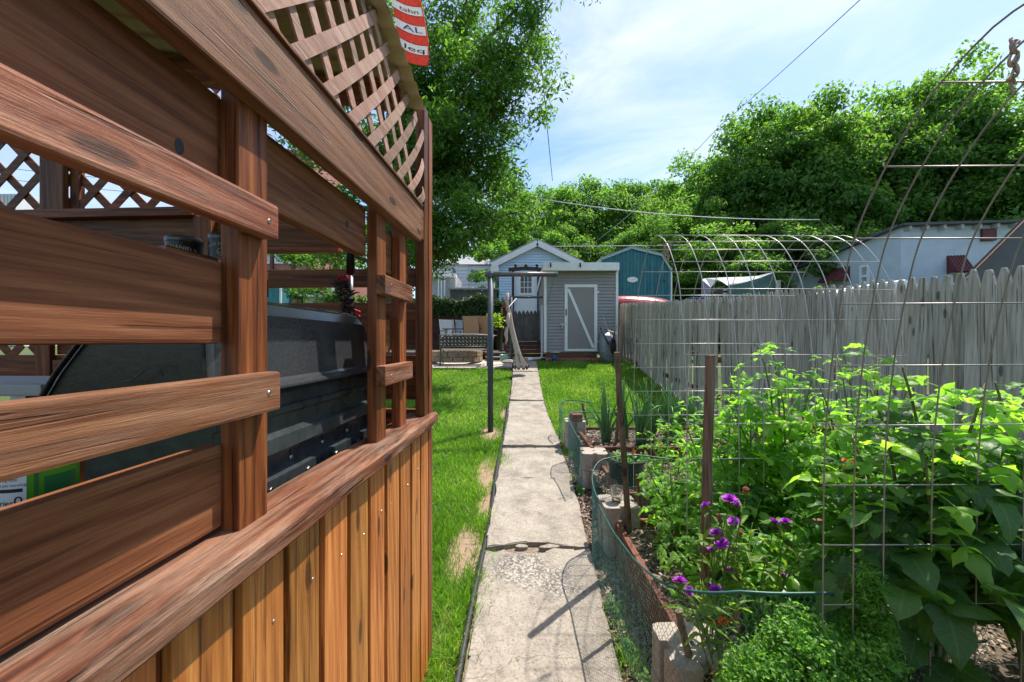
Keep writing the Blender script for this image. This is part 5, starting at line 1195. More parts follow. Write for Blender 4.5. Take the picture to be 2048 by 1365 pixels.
# left distance seen through the gazebo
def bld(name, label, cat, x0, x1, ytop, Y, mat, depth=6):
    t_ = thing(name, label, cat, (P((x0+x1)/2, 0, Y).x, Y, g(Y))); o_ = t_.location
    MB().box(P(x0, 0, Y).x-o_.x, P(x1, 0, Y).x-o_.x, 0, depth, 0, P(0, ytop, Y).z-o_.z).build('wall', M[mat], t_)
    return t_, (lambda px: P(px, 0, Y).x-o_.x), (lambda py: P(0, py, Y).z-o_.z)
t_, u, w_ = bld('brick_rowhouse', 'red brick rowhouse with bright windows seen between the gazebo rails', 'house', 470, 622, 300, 34, 'redbrick')
for a, b in ((516, 540), (553, 567), (573, 586), (598, 609)): window(t_, u(a), u(b), w_(525), w_(470), -.05, 1, 2, 'paleglass', .12)
for px in (545, 588, 618): MB().box(u(px)-.12, u(px)+.12, -.2, -.01, 0, w_(300)).build('downpipe', M['maroon'], t_)
t_, u, w_ = bld('teal_garage', 'teal garage door wall glimpsed through the gazebo', 'garage', 500, 564, 574, 22, 'teal'); MB().box(u(560), u(564), -.05, -.01, 0, w_(574)).build('trim', M['white'], t_)
t_, u, w_ = bld('tan_brick_garage', 'tan brick garage beside the teal door', 'garage', 564.5, 615, 572, 23, 'tanbrick')
t_, u, w_ = bld('flat_roof_annex', 'grey flat roofed annex with pale cornice right of the tan garage', 'annex', 612, 680, 595, 20, 'grey'); MB().box(u(608), u(690), -.4, .1, w_(595), w_(589)).build('cornice', M['whitewall'], t_)
t_, u, w_ = bld('brick_annex', 'small brick wing with tall windows above the grey annex', 'house', 612, 676, 545, 28, 'redbrick'); window(t_, u(621), u(627), w_(592), w_(573), -.05); window(t_, u(640), u(646), w_(592), w_(573), -.05); MB().box(u(655), u(680), -.1, -.05, 0, w_(560)).build('white_panel', M['whitewall'], t_)
t_, u, w_ = bld('corrugated_white_house', 'white sided house end seen through the lattice at the far left', 'house', -120, 32, 388, 24, 'whitewall')
for px in range(-20, 30, 7): MB().box(u(px), u(px)+.03, -.03, -.001, 0, w_(389)).build('batten', M['grey'], t_)
# ------------------------------------------------------------------ overhead wires
def wire(pts, r, mat, label, sag=.0, n=18):
    a, b = pts; a, b = P(*a), P(*b)
    return solo(MB().tube([a+(b-a)*s-Vector((0, 0, sag*4*s*(1-s))) for s in np.linspace(0, 1, n)], r, 6).build('overhead_wire', mat, smooth=True), label, 'wire')
wire(((1720, 0, 9), (1440, 252, 21)), .011, M['cable'], 'thick black overhead wire slanting down from the top right sky', .05)
wire(((1440, 251, 21), (1180, 492, 26)), .016, M['cable_pale'], 'overhead wire running down through the wood to the blue house', .35)
wire(((1066, -60, 12), (1105, 362, 30)), .022, M['cable'], 'thin steep overhead wire beside the leafy tree', .2)
wire(((1080, 398, 19), (1640, 440, 17)), .020, M['cable_pale'], 'pale overhead cable crossing before the wood', .28)
wire(((1090, 493, 20), (1660, 484, 20)), .014, M['cable_pale'], 'level overhead cable just above the teal barn', .05)
wire(((1110, 498, 20), (1300, 510, 20)), .010, M['cable'], 'lower thin cable reaching the teal barn gable', .1)
for i, (y0, y1) in enumerate(((330, 372), (352, 396))): wire(((-40, y0, 20), (420, y1, 20)), .012, M['cable'], ('upper' if i == 0 else 'lower')+' of two wires seen through the far left lattice', .1)
# ------------------------------------------------------------------ trees
def branch(mb, a, b, r0, r1, seed, wob=.12, n=7):
    a, b = Vector(a), Vector(b); L = (b-a).length; pts = []
    for k in range(n+1):
        s = k/n; p = a+(b-a)*s+Vector((mnoise.noise(Vector((seed, s*2.1, 0))), mnoise.noise(Vector((seed+9, s*2.1, 4))), mnoise.noise(Vector((seed+5, s*2, 8)))*.5))*L*wob*math.sin(math.pi*min(1, s*.9+.1))
        pts.append(p)
    mb.tube(pts, list(np.linspace(r0, r1, n+1)), 7); return pts
def crown_pts(ncl, rad, hgt, z0, per, spread, seed, lump=.35, flat=.55):
    r = np.random.default_rng(seed); C = []; Nn = []; T = []
    for k in range(ncl):
        d = r.normal(0, 1, 3); d /= np.linalg.norm(d); rr = r.uniform(.35, 1)**.5
        lum = 1+lump*math.sin(d[0]*3.1+seed)*math.sin(d[2]*2.7+seed*2)*1.0+lump*.5*math.sin(d[1]*6+seed)
        c = np.array([d[0]*rad*rr*lum, d[1]*rad*rr*lum, z0+hgt*.5+d[2]*hgt*.5*rr*lum])
        n = int(per*r.uniform(.6, 1.4)); s = spread*r.uniform(.7, 1.3)
        q = r.normal(0, 1, (n, 3)); q /= np.linalg.norm(q, axis=1, keepdims=True)+1e-9; q *= (r.uniform(0, 1, (n, 1))**.45)*np.array([s, s, s*flat])
        q[:, 2] -= .25*(q[:, 0]**2+q[:, 1]**2)/s
        C.append(c+q); nn = q/s*.6+np.array([d[0]*.35, d[1]*.35, .75]); Nn.append(nn)
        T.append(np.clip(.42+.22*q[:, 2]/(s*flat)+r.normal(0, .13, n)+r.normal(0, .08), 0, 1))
    return np.concatenate(C), np.concatenate(Nn), np.concatenate(T)
crowns, trunks = [], []
for s in range(5):
    C, Nn, T = crown_pts(190, 3.6, 8.4, 2.2, 165, .85, s*7+3, .16)
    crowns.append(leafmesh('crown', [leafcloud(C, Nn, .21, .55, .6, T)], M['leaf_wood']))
    mb = MB(); branch(mb, (0, 0, -.6), (.2, .1, 6.5), .22, .10, s*3.1)
    for k in range(8):
        a = k*2.4+s; z = 2.2+k*.65; branch(mb, (.1, .05, z), (math.cos(a)*2.6, math.sin(a)*2.6, z+2.3), .09, .025, s*5+k)
    trunks.append(mb.mesh('trunk', M['bark'], smooth=True))
GRP = 'broadleaf trees of the wood behind the neighbouring houses'
# (px centre, py top, Y, radius m, label)
WOOD = [
 (1010, 385, 42, 4.4, 'far tree in the wood left behind the blue house gable'),
 (1085, 362, 33, 4.0, 'rounded tree rising directly above the blue house gable'),
 (1165, 352, 30, 4.2, 'broad tree behind the gap between blue house and teal barn'),
 (1245, 345, 31, 3.8, 'tree in the wood rising straight above the teal barn'),
 (1318, 332, 38, 4.6, 'distant dark topped tree peeping over the wood right of the teal barn'),
 (1345, 395, 23, 3.0, 'yellowish green nearer tree behind the far wire arch'),
 (1420, 300, 27, 4.2, 'tall tree behind the tarped boat'),
 (1500, 222, 25, 4.2, 'tree whose top meets the slanting black wire'),
 (1590, 165, 24, 4.2, 'tall tree left of the painted brick house ridge'),
 (1690, 178, 23, 4.0, 'dense tree behind the awninged left wall of the brick house'),
 (1790, 150, 24, 4.3, 'tree directly above the corner of the painted brick house'),
 (1868, 122, 23, 3.9, 'tallest tree of the wood, behind the front wire arch'),
 (1960, 150, 22, 4.0, 'tree right of the tallest one, above the maroon vent'),
 (2060, 200, 20, 4.2, 'tree cut off by the right edge of the picture'),
 (1270, 440, 25, 2.6, 'low shrubby tree right behind the teal barn roof'),
 (1450, 450, 20, 2.8, 'low dark tree filling the gap behind the tarp'),
 (1580, 430, 21, 3.2, 'lower tree by the left end of the brick house'),
 (1120, 445, 26, 2.6, 'low tree between the blue house and the barn roof'),
 (1690, 330, 27, 3.6, 'mid height tree behind the brick house roof slope'),
 (1500, 380, 28, 3.8, 'shaded middle tree among the wood right of the boat'),
 (1880, 330, 26, 4.0, 'shaded tree low behind the flat part of the brick roof'),
 (2180, 170, 24, 4.6, 'large tree wholly at the far right of the wood')]
for i, (px, py, Y, rad, lab) in enumerate(WOOD):
    base = g(Y); top = P(px, py, Y).z; s = (top-base)/11.2; sx = rad/3.9
    t = thing('broadleaf_tree', lab, 'tree', (P(px, 0, Y).x, Y, base), i*1.7, GRP); t.scale = (sx, sx, s)
    link('crown', crowns[i % 5], t); link('trunk', trunks[i % 5], t)
# undergrowth mass behind
n = 26000; X = rng.uniform(-2, 34, n); Yv = rng.uniform(25, 40, n); Z = np.interp(Yv, GY, GZ)+rng.uniform(0, 1, n)**1.2*(3.6+1.5*np.sin(X*.9))
C = np.stack([X, Yv, Z], -1)
tag(link('undergrowth', leafmesh('undergrowth', [leafcloud(C, np.tile([0, -.5, .7], (n, 1)), .42, .55, .6, rng.beta(2, 3.5, n))], M['leaf_wood'])), 'dark undergrowth below the trees of the wood', 'undergrowth', kind='stuff')
# big leafy tree on the left
lt = thing('leafy_tree', 'large overhanging leafy tree rising behind the gazebo corner', 'tree', (-3.15, 9.3, g(9.3)))
o = lt.location
mb = MB(); tr = branch(mb, (0, 0, -.1), (.5, .0, 4.4), .24, .16, 1.3, .05)
tips = []
TG = [(1035, 425, 9.2), (990, 440, 8.2), (925, 455, 8.5), (1025, 300, 9.3), (1030, 240, 9.6), (1050, 190, 9.0), (1065, 60, 9.4), (1105, 5, 9.6), (1010, 80, 8.8), (960, 140, 8.3), (900, 250, 8.0), (900, 400, 8.2), (870, 60, 8.6), (800, 200, 9.8), (760, 0, 9.6), (950, -60, 9.5), (700, 300, 10.2), (620, 120, 10), (600, 380, 10.4), (980, 350, 10.2), (560, 250, 9.5), (1035, 370, 9.8), (860, 480, 9.4), (1020, 150, 10.3), (880, 330, 9.9), (650, 480, 10.5), (1000, -150, 9.5), (850, -200, 9.5), (1100, -90, 9.6), (720, -220, 10), (940, 30, 10.2), (550, 460, 11)]
pool = list(tr[3:])
for k, (px, py, Y) in enumerate(TG):
    e = P(px, py, Y)-o; st = min(tr[4:], key=lambda p: (p-e).length+abs(p.z-e.z+1.2)*.4)
    bp = branch(mb, st, e, .075, .014, k*2.7, .14, 8); tips += bp[3:]
mb.build('trunk', M['bark'], lt, smooth=True)
cl, nn_, tt = [], [], []
r_ = np.random.default_rng(5)
for p in tips:
    for rep in range(3):
        c = np.array(p)+r_.normal(0, .34, 3); n = int(r_.uniform(85, 160)); s = r_.uniform(.28, .55)
        q = r_.normal(0, 1, (n, 3)); q /= np.linalg.norm(q, axis=1, keepdims=True); q *= r_.uniform(0, 1, (n, 1))**.5*np.array([s, s, s*.7])
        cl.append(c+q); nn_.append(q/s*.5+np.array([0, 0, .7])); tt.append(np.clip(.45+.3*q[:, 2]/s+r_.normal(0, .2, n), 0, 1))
C = np.concatenate(cl); W3 = C+np.array(o)
# keep the right outline of the photograph's crown: narrower between the upper bough and the lower mass
kp_ = W3[:, 2] > np.interp(W3[:, 0], [-2.2, -1.5, -.9, -.3, .4], [2.4, 3.0, 3.75, 4.05, 4.15])
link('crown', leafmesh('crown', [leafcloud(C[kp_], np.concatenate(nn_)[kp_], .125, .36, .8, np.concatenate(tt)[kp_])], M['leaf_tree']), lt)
# bare twigs
mb = MB()
for (a, b) in (((985, 140, 9), (1056, 152, 9)), ((990, 150, 9), (1050, 168, 9)), ((960, 160, 9), (1020, 215, 9)), ((968, 165, 9), (1005, 235, 9))): branch(mb, P(*a)-o, P(*b)-o, .012, .004, a[0], .2)
mb.build('bare_twigs', M['bark'], lt, smooth=True)
# small trees
def small_tree(name, label, loc, h, rad, n, leaf, mat, seed, sz0=.25):
    t = thing(name, label, 'tree' if h > 2 else 'shrub', loc); mb = MB(); branch(mb, (0, 0, -.05), (0, 0, h*.7), .03*h/2, .012, seed)
    for k in range(6): branch(mb, (0, 0, h*(.2+.07*k)), (math.cos(k*2.2)*rad*.7, math.sin(k*2.2)*rad*.7, h*(.45+.08*k)), .016, .005, seed+k)
    mb.build('trunk', M['bark'], t, smooth=True)
    C, Nn, T = crown_pts(26, rad, h*(1-sz0), h*sz0, n//26, rad*.35, seed)
    link('crown', leafmesh('crown', [leafcloud(C, Nn, leaf, .5, .6, T)], M[mat]), t); return t
small_tree('sapling', 'bright yellow green sapling in front of the brick house corner', (P(1572, 0, 9.5).x, 9.5, g(9.5)), 1.95, .40, 700, .10, 'leaf_yellow', 4, .45)
small_tree('shrub', 'dull green shrub against the brick house left of its window', (P(1630, 0, 16).x, 16, g(16)), 2.7, .5, 900, .12, 'leaf_wood', 8)
small_tree('garden_tree', 'bushy green tree seen between the gazebo rails', (P(680, 0, 15).x, 15, g(15)), 5.2, 1.5, 6500, .14, 'leaf_tree', 14)
small_tree('young_tree', 'young tree before the tan brick garage', (P(598, 0, 15).x, 15, g(15)), 3.1, .55, 700, .14, 'leaf_tree', 21, .6)
small_tree('leafy_bush', 'leafy bush before the grey annex', (P(668, 0, 14).x, 14, g(14)), 2.2, .5, 1000, .12, 'leaf_tree', 25)
small_tree('hillside_tree', 'hazy tree far behind the white house', (P(930, 0, 45).x, 45, g(45)), 11, 6, 5000, .4, 'leaf_wood', 31)
small_tree('hillside_tree', 'dark evergreen tree beside the right end of the white house', (P(1000, 0, 27).x, 27, g(27)), 7.5, 1.8, 5000, .25, 'leaf_wood', 37, .1)
# ------------------------------------------------------------------ raised beds
def bed(label, x0, x1, y0, y1, top):
    t = thing('raised_bed', label, 'garden bed', ((x0+x1)/2, (y0+y1)/2, g((y0+y1)/2)-.05)); o = t.location; z = top-o.z; a, b = (x1-x0)/2, (y1-y0)/2
    for yy in (-b, b):
        for lv in range(2): MB().box(-a, a, yy-.019, yy+.019, z*lv/2+.002, z*(lv+1)/2-.002).build('board', M['bed'], t, bevel=.004)
    for xx in (-a-.02, a+.02):
        for lv in range(2): MB().box(xx-.019, xx+.019, -b-.019, b+.019, z*lv/2+.002, z*(lv+1)/2-.002).build('side_board', M['bed_y'], t, bevel=.004)
    G = MB(); n = 14
    zz = lambda x, y: z-.05+.015*mnoise.noise(Vector((x*4, y*4, top)))
    for i in range(n):
        for j in range(n):
            X = [-a+.02+(2*a-.04)*k/n for k in (i, i+1)]; Yy = [-b+.02+(2*b-.04)*k/n for k in (j, j+1)]
            G.quad(*[(x, y, zz(x, y)) for x, y in ((X[0], Yy[0]), (X[1], Yy[0]), (X[1], Yy[1]), (X[0], Yy[1]))])
    G.build('soil', M['mulch'], t, smooth=True); return t
bed('nearest raised bed of brown boards, under the front wire arch', .80, 2.75, 1.50, 3.0, .315)
bed('middle raised bed of brown boards behind the black pot', .95, 2.45, 3.35, 4.28, .385)
bed('farthest raised bed of brown boards holding the onions', .90, 2.45, 4.42, 5.42, .485)
bx = thing('planter_box', 'tall reddish wooden planter box against the fence behind the tomatoes', 'planter', (2.9, 3.6, 0))
for lv in range(6): MB().box(-.3, .3, -.65, -.62, .02+lv*.155, .168+lv*.155).build('board', M['bed'], bx, bevel=.004); MB().box(-.33, -.301, -.65, .65, .02+lv*.155, .168+lv*.155).build('side_board', M['bed_y'], bx, bevel=.004)
MB().box(-.28, .3, -.6, .65, .8, .92).build('soil', M['mulch'], bx)
# notched concrete blocks, two high, at the bed corners
def blockmesh(w, h):
    s, n = w/2, .022; c = .03; pl_ = []
    for k in range(4):
        a = k*math.pi/2; ca, sa = math.cos(a), math.sin(a)
        for (x, y) in ((s, -s+c), (s, -n), (s-.035, -n), (s-.035, n), (s, n), (s, s-c), (s-c*.3, s-c*.3), (s-c, s)): pl_.append((x*ca-y*sa, x*sa+y*ca))
    return MB().prism(pl_, 0, h, 'z').mesh('planter_block', M['block'], bevel=.006)
bm_ = blockmesh(.27, .178); hol = MB().lathe([(.014, .0005), (.0001, .0006)], 10).mesh('rebar_hole', M['ink'])
for nm, x, y, top in (('in the front corner behind the green mesh', .765, 1.70, .365), ('below the plastic cup', .82, 3.08, .42), ('left of the black pot', .865, 4.24, .49), ('beneath the reddish wood offcut', .84, 5.34, .60)):
    for lv in range(2):
        b = link('planter_block', bm_, None, (x+random.uniform(-.006, .006), y, top-.18*(lv+1)+.001), (0, 0, random.uniform(-.12, .12)))
        solo(b, ('upper' if lv == 0 else 'lower')+' notched concrete planter block '+nm, 'block', 'concrete blocks at the bed corners')
        if lv == 0: link('rebar_hole', hol, b, (0, 0, .178))
solo(MB().box(-.065, .065, -.1, .1, 0, .09).build('wood_offcut', M['bed'], bevel=.004, loc=(.845, 5.3, .602), rot=(0, 0, .1)), 'short reddish wood offcut lying on the farthest concrete block', 'wood block')
cu = thing('plastic_cup', 'clear plastic cup standing on a concrete block', 'cup', (.80, 3.06, .4215))
m, n_, l_, b_ = newmat('clear_plastic'); b_.inputs['Transmission Weight'].default_value = .95; b_.inputs['Roughness'].default_value = .12; b_.inputs['IOR'].default_value = 1.2; b_.inputs['Base Color'].default_value = (.92, .95, .93, 1); M['clear'] = m
MB().lathe([(0, .002), (.033, .002), (.046, .105), (.049, .106), (.049, .111), (.045, .107), (.031, .005), (0, .005)], 24).build('cup_wall', M['clear'], cu, smooth=True)
MB().lathe([(0, .006), (.03, .006), (.034, .02), (0, .02)], 20).build('residue', M['rope'], cu)
bp_ = thing('black_pot', 'black plastic pot with a red flower between the beds', 'pot', (P(1252, 0, 3.75).x, 3.75, g(3.75)-.02)); o = bp_.location
zr = P(0, 915, 3.75).z-o.z
MB().lathe([(0, 0), (.13, 0), (.165, zr-.03), (.185, zr-.028), (.187, zr), (.172, zr), (.165, zr-.06), (0, zr-.06)], 28).build('pot_body', M['black'], bp_, smooth=True)
MB().tube([(.03, 0, zr-.06), (.05, -.01, zr), (.06, -.02, zr+.02)], .004, 5).build('stem', M['stem'], bp_)
fl = MB()
for k in range(46):
    a = random.uniform(0, 6.28); e = random.uniform(-.2, 1.4); d = Vector((math.cos(a)*math.cos(e), math.sin(a)*math.cos(e), math.sin(e)))
    c = Vector((.06, -.02, zr+.03)); s = d.cross(Vector((0, 0, 1.01))).normalized()*.008; fl.quad(c+d*.006, c+d*.024-s, c+d*.032, c+d*.024+s)
fl.build('bloom', M['redfl'], bp_)
C = rng.normal(0, .055, (240, 3))*np.array([1, 1, .5])+np.array([-.02, 0, zr-.01])
link('foliage', leafmesh('foliage', [leafcloud(C, np.tile([0, 0, 1.], (240, 1)), .04, .5, .6)], M['leaf_parsley']), bp_)
# ------------------------------------------------------------------ wire arches (bent welded panels)
PR = [(.535, -1.40), (.53, -.9), (.525, -.485), (.515, -.28), (.49, -.06), (.457, .123), (.41, .304), (.325, .459), (.211, .595), (.082, .675)]
PR = PR+[(0, .692)]+[(-a, b) for a, b in PR[::-1]]
def spline(P_, n):
    P_ = np.array(P_); s = np.concatenate([[0], np.cumsum(np.linalg.norm(np.diff(P_, axis=0), axis=1))]); out = []
    for t in np.linspace(0, s[-1], n):
        i = min(max(np.searchsorted(s, t)-1, 0), len(P_)-2); p0, p1, p2, p3 = P_[max(i-1, 0)], P_[i], P_[i+1], P_[min(i+2, len(P_)-1)]
        u = (t-s[i])/(s[i+1]-s[i]); out.append(.5*((2*p1)+(-p0+p2)*u+(2*p0-5*p1+4*p2-p3)*u*u+(-p0+3*p1-3*p2+p3)*u**3))
    return np.array(out)
curve = spline(PR, 120); arc = np.concatenate([[0], np.cumsum(np.linalg.norm(np.diff(curve, axis=0), axis=1))])
def arch(label, yc, x0, offs, dz, r=.0026, mat='wire'):
    t = thing('wire_arch', label, 'trellis', (x0, yc, EYE+dz))
    hm = MB().tube([(0, -p[0]*-1, p[1]) for p in curve], r, 6).mesh('hoop', M[mat], smooth=True)
    for k, d in enumerate(offs): link('hoop', hm, t, (d+random.uniform(-.002, .002), 0, 0), (0, 0, random.gauss(0, .008)))
    w = offs[-1]
    cm_ = MB().tube([(-.004, 0, 0), (w*.5, 0, .003), (w+.004, 0, 0)], r*.9, 6).mesh('cross_wire', M[mat], smooth=True)
    s = .10
    while s < arc[-1]:
        p = np.array([np.interp(s, arc, curve[:, 0]), np.interp(s, arc, curve[:, 1])]); q = np.array([np.interp(s+.01, arc, curve[:, 0]), np.interp(s+.01, arc, curve[:, 1])])-p
        nrm = np.array([q[1], -q[0]])/np.linalg.norm(q)*r*1.8
        link('cross_wire', cm_, t, (0, p[0]+nrm[0], p[1]+nrm[1]), (random.gauss(0, .002), random.gauss(0, .003), random.gauss(0, .003))); s += .2032
    return t
NA = arch('nearest bent wire panel arch, rising out of the top right corner', .82, 1.052, [0, .10, .205, .36, .515, .67, .825, .98, 1.13, 1.24], 0)
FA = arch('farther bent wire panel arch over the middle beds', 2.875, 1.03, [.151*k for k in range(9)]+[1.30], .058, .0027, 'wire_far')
tw = thing('twine_knot', 'frayed brown twine knotted on the top of the nearest arch', 'twine', P(2030, 82, .88)); o = tw.location
for k in range(3):
    mb = MB(); pts = []
    for i in range(40):
        s = i/39; pts.append(P(2030+9*math.sin(s*17+k*2)*(1-s*.4)-12*s*(k == 2), 80+s*(72+k*14)+6*math.cos(s*23+k), .88+.006*math.sin(s*21+k))-o)
    mb.tube(pts, .0028, 5); mb.build('strand', M['rope'], tw, smooth=True)
tw = thing('twine_wisp', 'wisp of dry twine caught on the farther arch', 'twine', P(1332, 485, 2.75)); o = tw.location
mb = MB()
for k in range(7): mb.tube([P(1328+random.gauss(4, 5), 484+10*i+random.gauss(0, 2), 2.75)-o for i in range(5)], .0022, 4)
mb.build('strands', M['rope'], tw)
# ------------------------------------------------------------------ stakes and sticks
def stake(name, label, a, b, r, mat='stake', n=9):
    a, b = Vector(a), Vector(b); t = a; mb = MB(); L = (b-a); pts = [L*(k/n)+Vector((mnoise.noise(Vector((k*.8, r*99, 1))), mnoise.noise(Vector((k*.8, r*77, 5))), 0))*r*.35 for k in range(n+1)]
    mb.tube(pts, [r*(1+.12*mnoise.noise(Vector((k*1.3, r*31, 2)))) for k in range(n+1)], 9)
    return solo(mb.build(name, M[mat], None, loc=a, smooth=False), label, 'stake')
stake('garden_stake', 'rough wooden stake leaning left, nearer the path', P(1263, 1075, 2.9)-Vector((0, 0, .2)), P(1234, 705, 2.75), .0215)
stake('garden_stake', 'tall upright wooden stake among the purple flowers', P(1405, 1290, 1.95)-Vector((0, 0, .1)), P(1422, 711, 1.92), .0235)
stake('thin_stick', 'thin pale stick holding the green mesh beside the path', P(1255, 1205, 2.25)-Vector((0, 0, .1)), P(1240, 1042, 2.25), .011)
stake('thin_stick', 'short thick peg in the front concrete block', (.745, 1.63, .25), P(1357, 1222, 1.64), .015)
stake('thin_stick', 'grey stick behind the purple flowers', P(1478, 1260, 1.85), P(1468, 1092, 1.85), .018)
stake('thin_stick', 'slim brown stick standing among the onions', P(1228, 925, 4.6), P(1237, 826, 4.6), .017)
stake('thin_stick', 'pale leaning stick behind the far concrete block', P(1174, 850, 5.5), P(1164, 806, 5.5), .016)
stake('thin_stick', 'small stick inside the bed by the plastic cup', P(1282, 1035, 3.0), P(1274, 950, 3.0), .012, 'bed')
# ------------------------------------------------------------------ green hexagonal mesh fences
def hexfence(label, path, zt, zb, pitch, rw, band_r, rows_cut=1.0):
    path = np.array(path, float); p2 = spline(path, 160); s = np.concatenate([[0], np.cumsum(np.linalg.norm(np.diff(p2, axis=0), axis=1))]); L = s[-1]
    t = thing('mesh_fence', label, 'mesh fence', (path[0][0], path[0][1], g(path[0][1]))); o = np.array(t.location)
    ztf = lambda u: np.interp(u/L, np.linspace(0, 1, len(zt)), zt); zbf = lambda u: np.interp(u/L, np.linspace(0, 1, len(zb)), zb)
    def at(u, v):  # v 0..1 bottom to top
        return np.array([np.interp(u, s, p2[:, 0]), np.interp(u, s, p2[:, 1]), zbf(u)+(ztf(u)-zbf(u))*v])-o
    H = float(np.mean(zt)-np.mean(zb)); ry = pitch*.86; nr = int(H/ry); nc = int(L/pitch); mb = MB()
    def seg(a, b):
        pa, pb = at(*a), at(*b); mb.tube([Vector(pa), Vector(pb)], rw, 3, False)
    jit = lambda i, j: (random.uniform(-.08, .08)*pitch, random.uniform(-.06, .06)/nr)
    nodes = {}
    def nd(i, j, k):
        key = (i, j, k)
        if key not in nodes:
            du, dv = jit(i, j); u = (i+(.5 if j % 2 else 0))*pitch; v = (j+(.28 if k else -.05))/nr
            nodes[key] = (min(max(u+du, 0), L), min(max(v+dv, 0), 1))
        return nodes[key]
    for j in range(nr):
        for i in range(nc):
            a, b = nd(i, j, 0), nd(i, j, 1); seg(a, b)
            if j+1 <= nr:
                o1 = 0 if j % 2 else -1
                for di in (o1, o1+1):
                    if 0 <= i+di < nc: seg(b, nd(i+di, j+1, 0))
    tag(mb.build('mesh_wire', M['mesh'], t), kind='stuff')
    MB().tube([Vector(at(u, 1)) for u in np.linspace(0, L, 70)], band_r, 5).build('top_band', M['band'], t, smooth=True, scale=(1, 1, 1))
    return t
hexfence('green hexagonal mesh fence wrapping the nearest bed', [(1.75, 1.47), (1.4, 1.43), (1.1, 1.43), (.86, 1.45), (.68, 1.53), (.60, 1.72), (.575, 2.2), (.565, 2.6), (.58, 2.9), (.70, 3.13), (.95, 3.2), (1.3, 3.2)],
         [.66, .70, .75, .74, .66, .60, .57, .58, .66, .72, .74, .70], [.02, .02, .02, .02, .02, .02, .03, .04, .06, .08, .1, .1], .0235, .0010, .0050)
hexfence('green hexagonal mesh fence around the onion bed', [(.70, 3.95), (.68, 4.3), (.66, 4.6), (.72, 4.9), (.95, 5.0), (1.3, 4.9), (1.7, 4.85), (2.1, 4.85)], [.62, .66, .74, .77, .76, .77, .74, .70], [.12, .14, .16, .18, .3, .4, .42, .42], .030, .0014, .006)
hexfence('small far loop of green mesh at the lawn edge', [(1.15, 5.75), (.95, 5.9), (.78, 5.92), (.68, 5.75), (.70, 5.5)], [.76, .77, .77, .72, .66], [.24, .26, .26, .25, .24], .035, .0018, .008)
# ------------------------------------------------------------------ leaf meshes
def leaflet(L, W, nv=8, cup=.25, droop=.25, lobes=.0, origin=(0, 0, 0), yaw=0, pitch=0, roll=0):
    V, LV, Fq = [], [], []
    us = (-1, -.6, 0, .6, 1); ph = random.uniform(0, 6)
    for i in range(nv+1):
        v = i/nv; w = W*.5*(math.sin(math.pi*min(1, v**.72))**.62 if 0 < v < 1 else 0)*(1.1-.25*v)
        if lobes: w *= 1+lobes*.7*math.sin(v*14+ph)*(v < .93)
        for u_ in us:
            ruf = (.045*math.sin(v*11+ph+u_*2)*abs(u_)*L if lobes else .02*math.sin(v*9+ph)*abs(u_)*L)
            V.append(Vector((u_*w*(1-.12*abs(cup)), v*L-(abs(u_)*w*.25 if lobes else 0), cup*u_*u_*w-droop*L*v*v+ruf+.05*L*math.sin(v*3.1)))); LV.append((u_, v, 0))
    for i in range(nv):
        for k in range(4):
            a = i*5+k; Fq.append((a, a+1, a+6, a+5))
    Mx = Matrix.Translation(origin) @ Euler((pitch, roll, yaw)).to_matrix().to_4x4()
    return [Mx @ v for v in V], LV, Fq
def compound(L, pairs, LL, LW, droop, lobes, seed, mat, name='leaf', term=1.25):
    r = random.Random(seed); V, LV, Fq = [], [], []
    rach = lambda s: Vector((0, s*L, -droop*L*s*s+.06*L*s))
    def addl(res):
        b = len(V); V.extend(res[0]); LV.extend(res[1]); Fq.extend(tuple(b+i for i in f) for f in res[2])
    for p in range(pairs):
        s = .30+.55*p/max(1, pairs-1) if pairs > 1 else .5
        for sd in (-1, 1):
            k = r.uniform(.75, 1.1)*(.75+.35*s); addl(leaflet(LL*k, LW*k, 8, r.uniform(-.7, .5), r.uniform(.05, .55), lobes, rach(s), sd*-R(r.uniform(55, 78)), R(r.uniform(-20, 25)), R(r.uniform(-25, 25))))
    addl(leaflet(LL*term, LW*term, 9, r.uniform(-.6, .4), r.uniform(.2, .55), lobes, rach(.92), R(r.uniform(-12, 12)), R(-12-50*droop), R(r.uniform(-15, 15))))
    # rachis ribbon
    for i in range(6):
        a, b_ = rach(i/6*.95), rach((i+1)/6*.95); b = len(V); w = .012*L
        V.extend([a-Vector((w, 0, 0)), a+Vector((w, 0, 0)), b_+Vector((w, 0, 0)), b_-Vector((w, 0, 0))]); LV.extend([(0, 0, 0)]*4); Fq.append((b, b+1, b+2, b+3))
    T = [r.random() for _ in range(len(V))]; tv = r.random()
    return np_mesh(name, np.array([tuple(v) for v in V]), np.array(Fq), mat, True, {'tint': ('FLOAT', np.full(len(V), tv)), 'lv': ('FLOAT_VECTOR', np.array(LV))})
TOM = [compound(.30, 2+(s % 2), .118, .080, .28+.06*s, .30, s+1, M['leaf_tomato']) for s in range(6)]
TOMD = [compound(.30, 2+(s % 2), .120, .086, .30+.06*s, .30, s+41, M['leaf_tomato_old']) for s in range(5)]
PEP = [compound(.12, 1, .10, .055, .3, 0, s+20, M['leaf_pepper'], term=1.2) for s in range(4)]
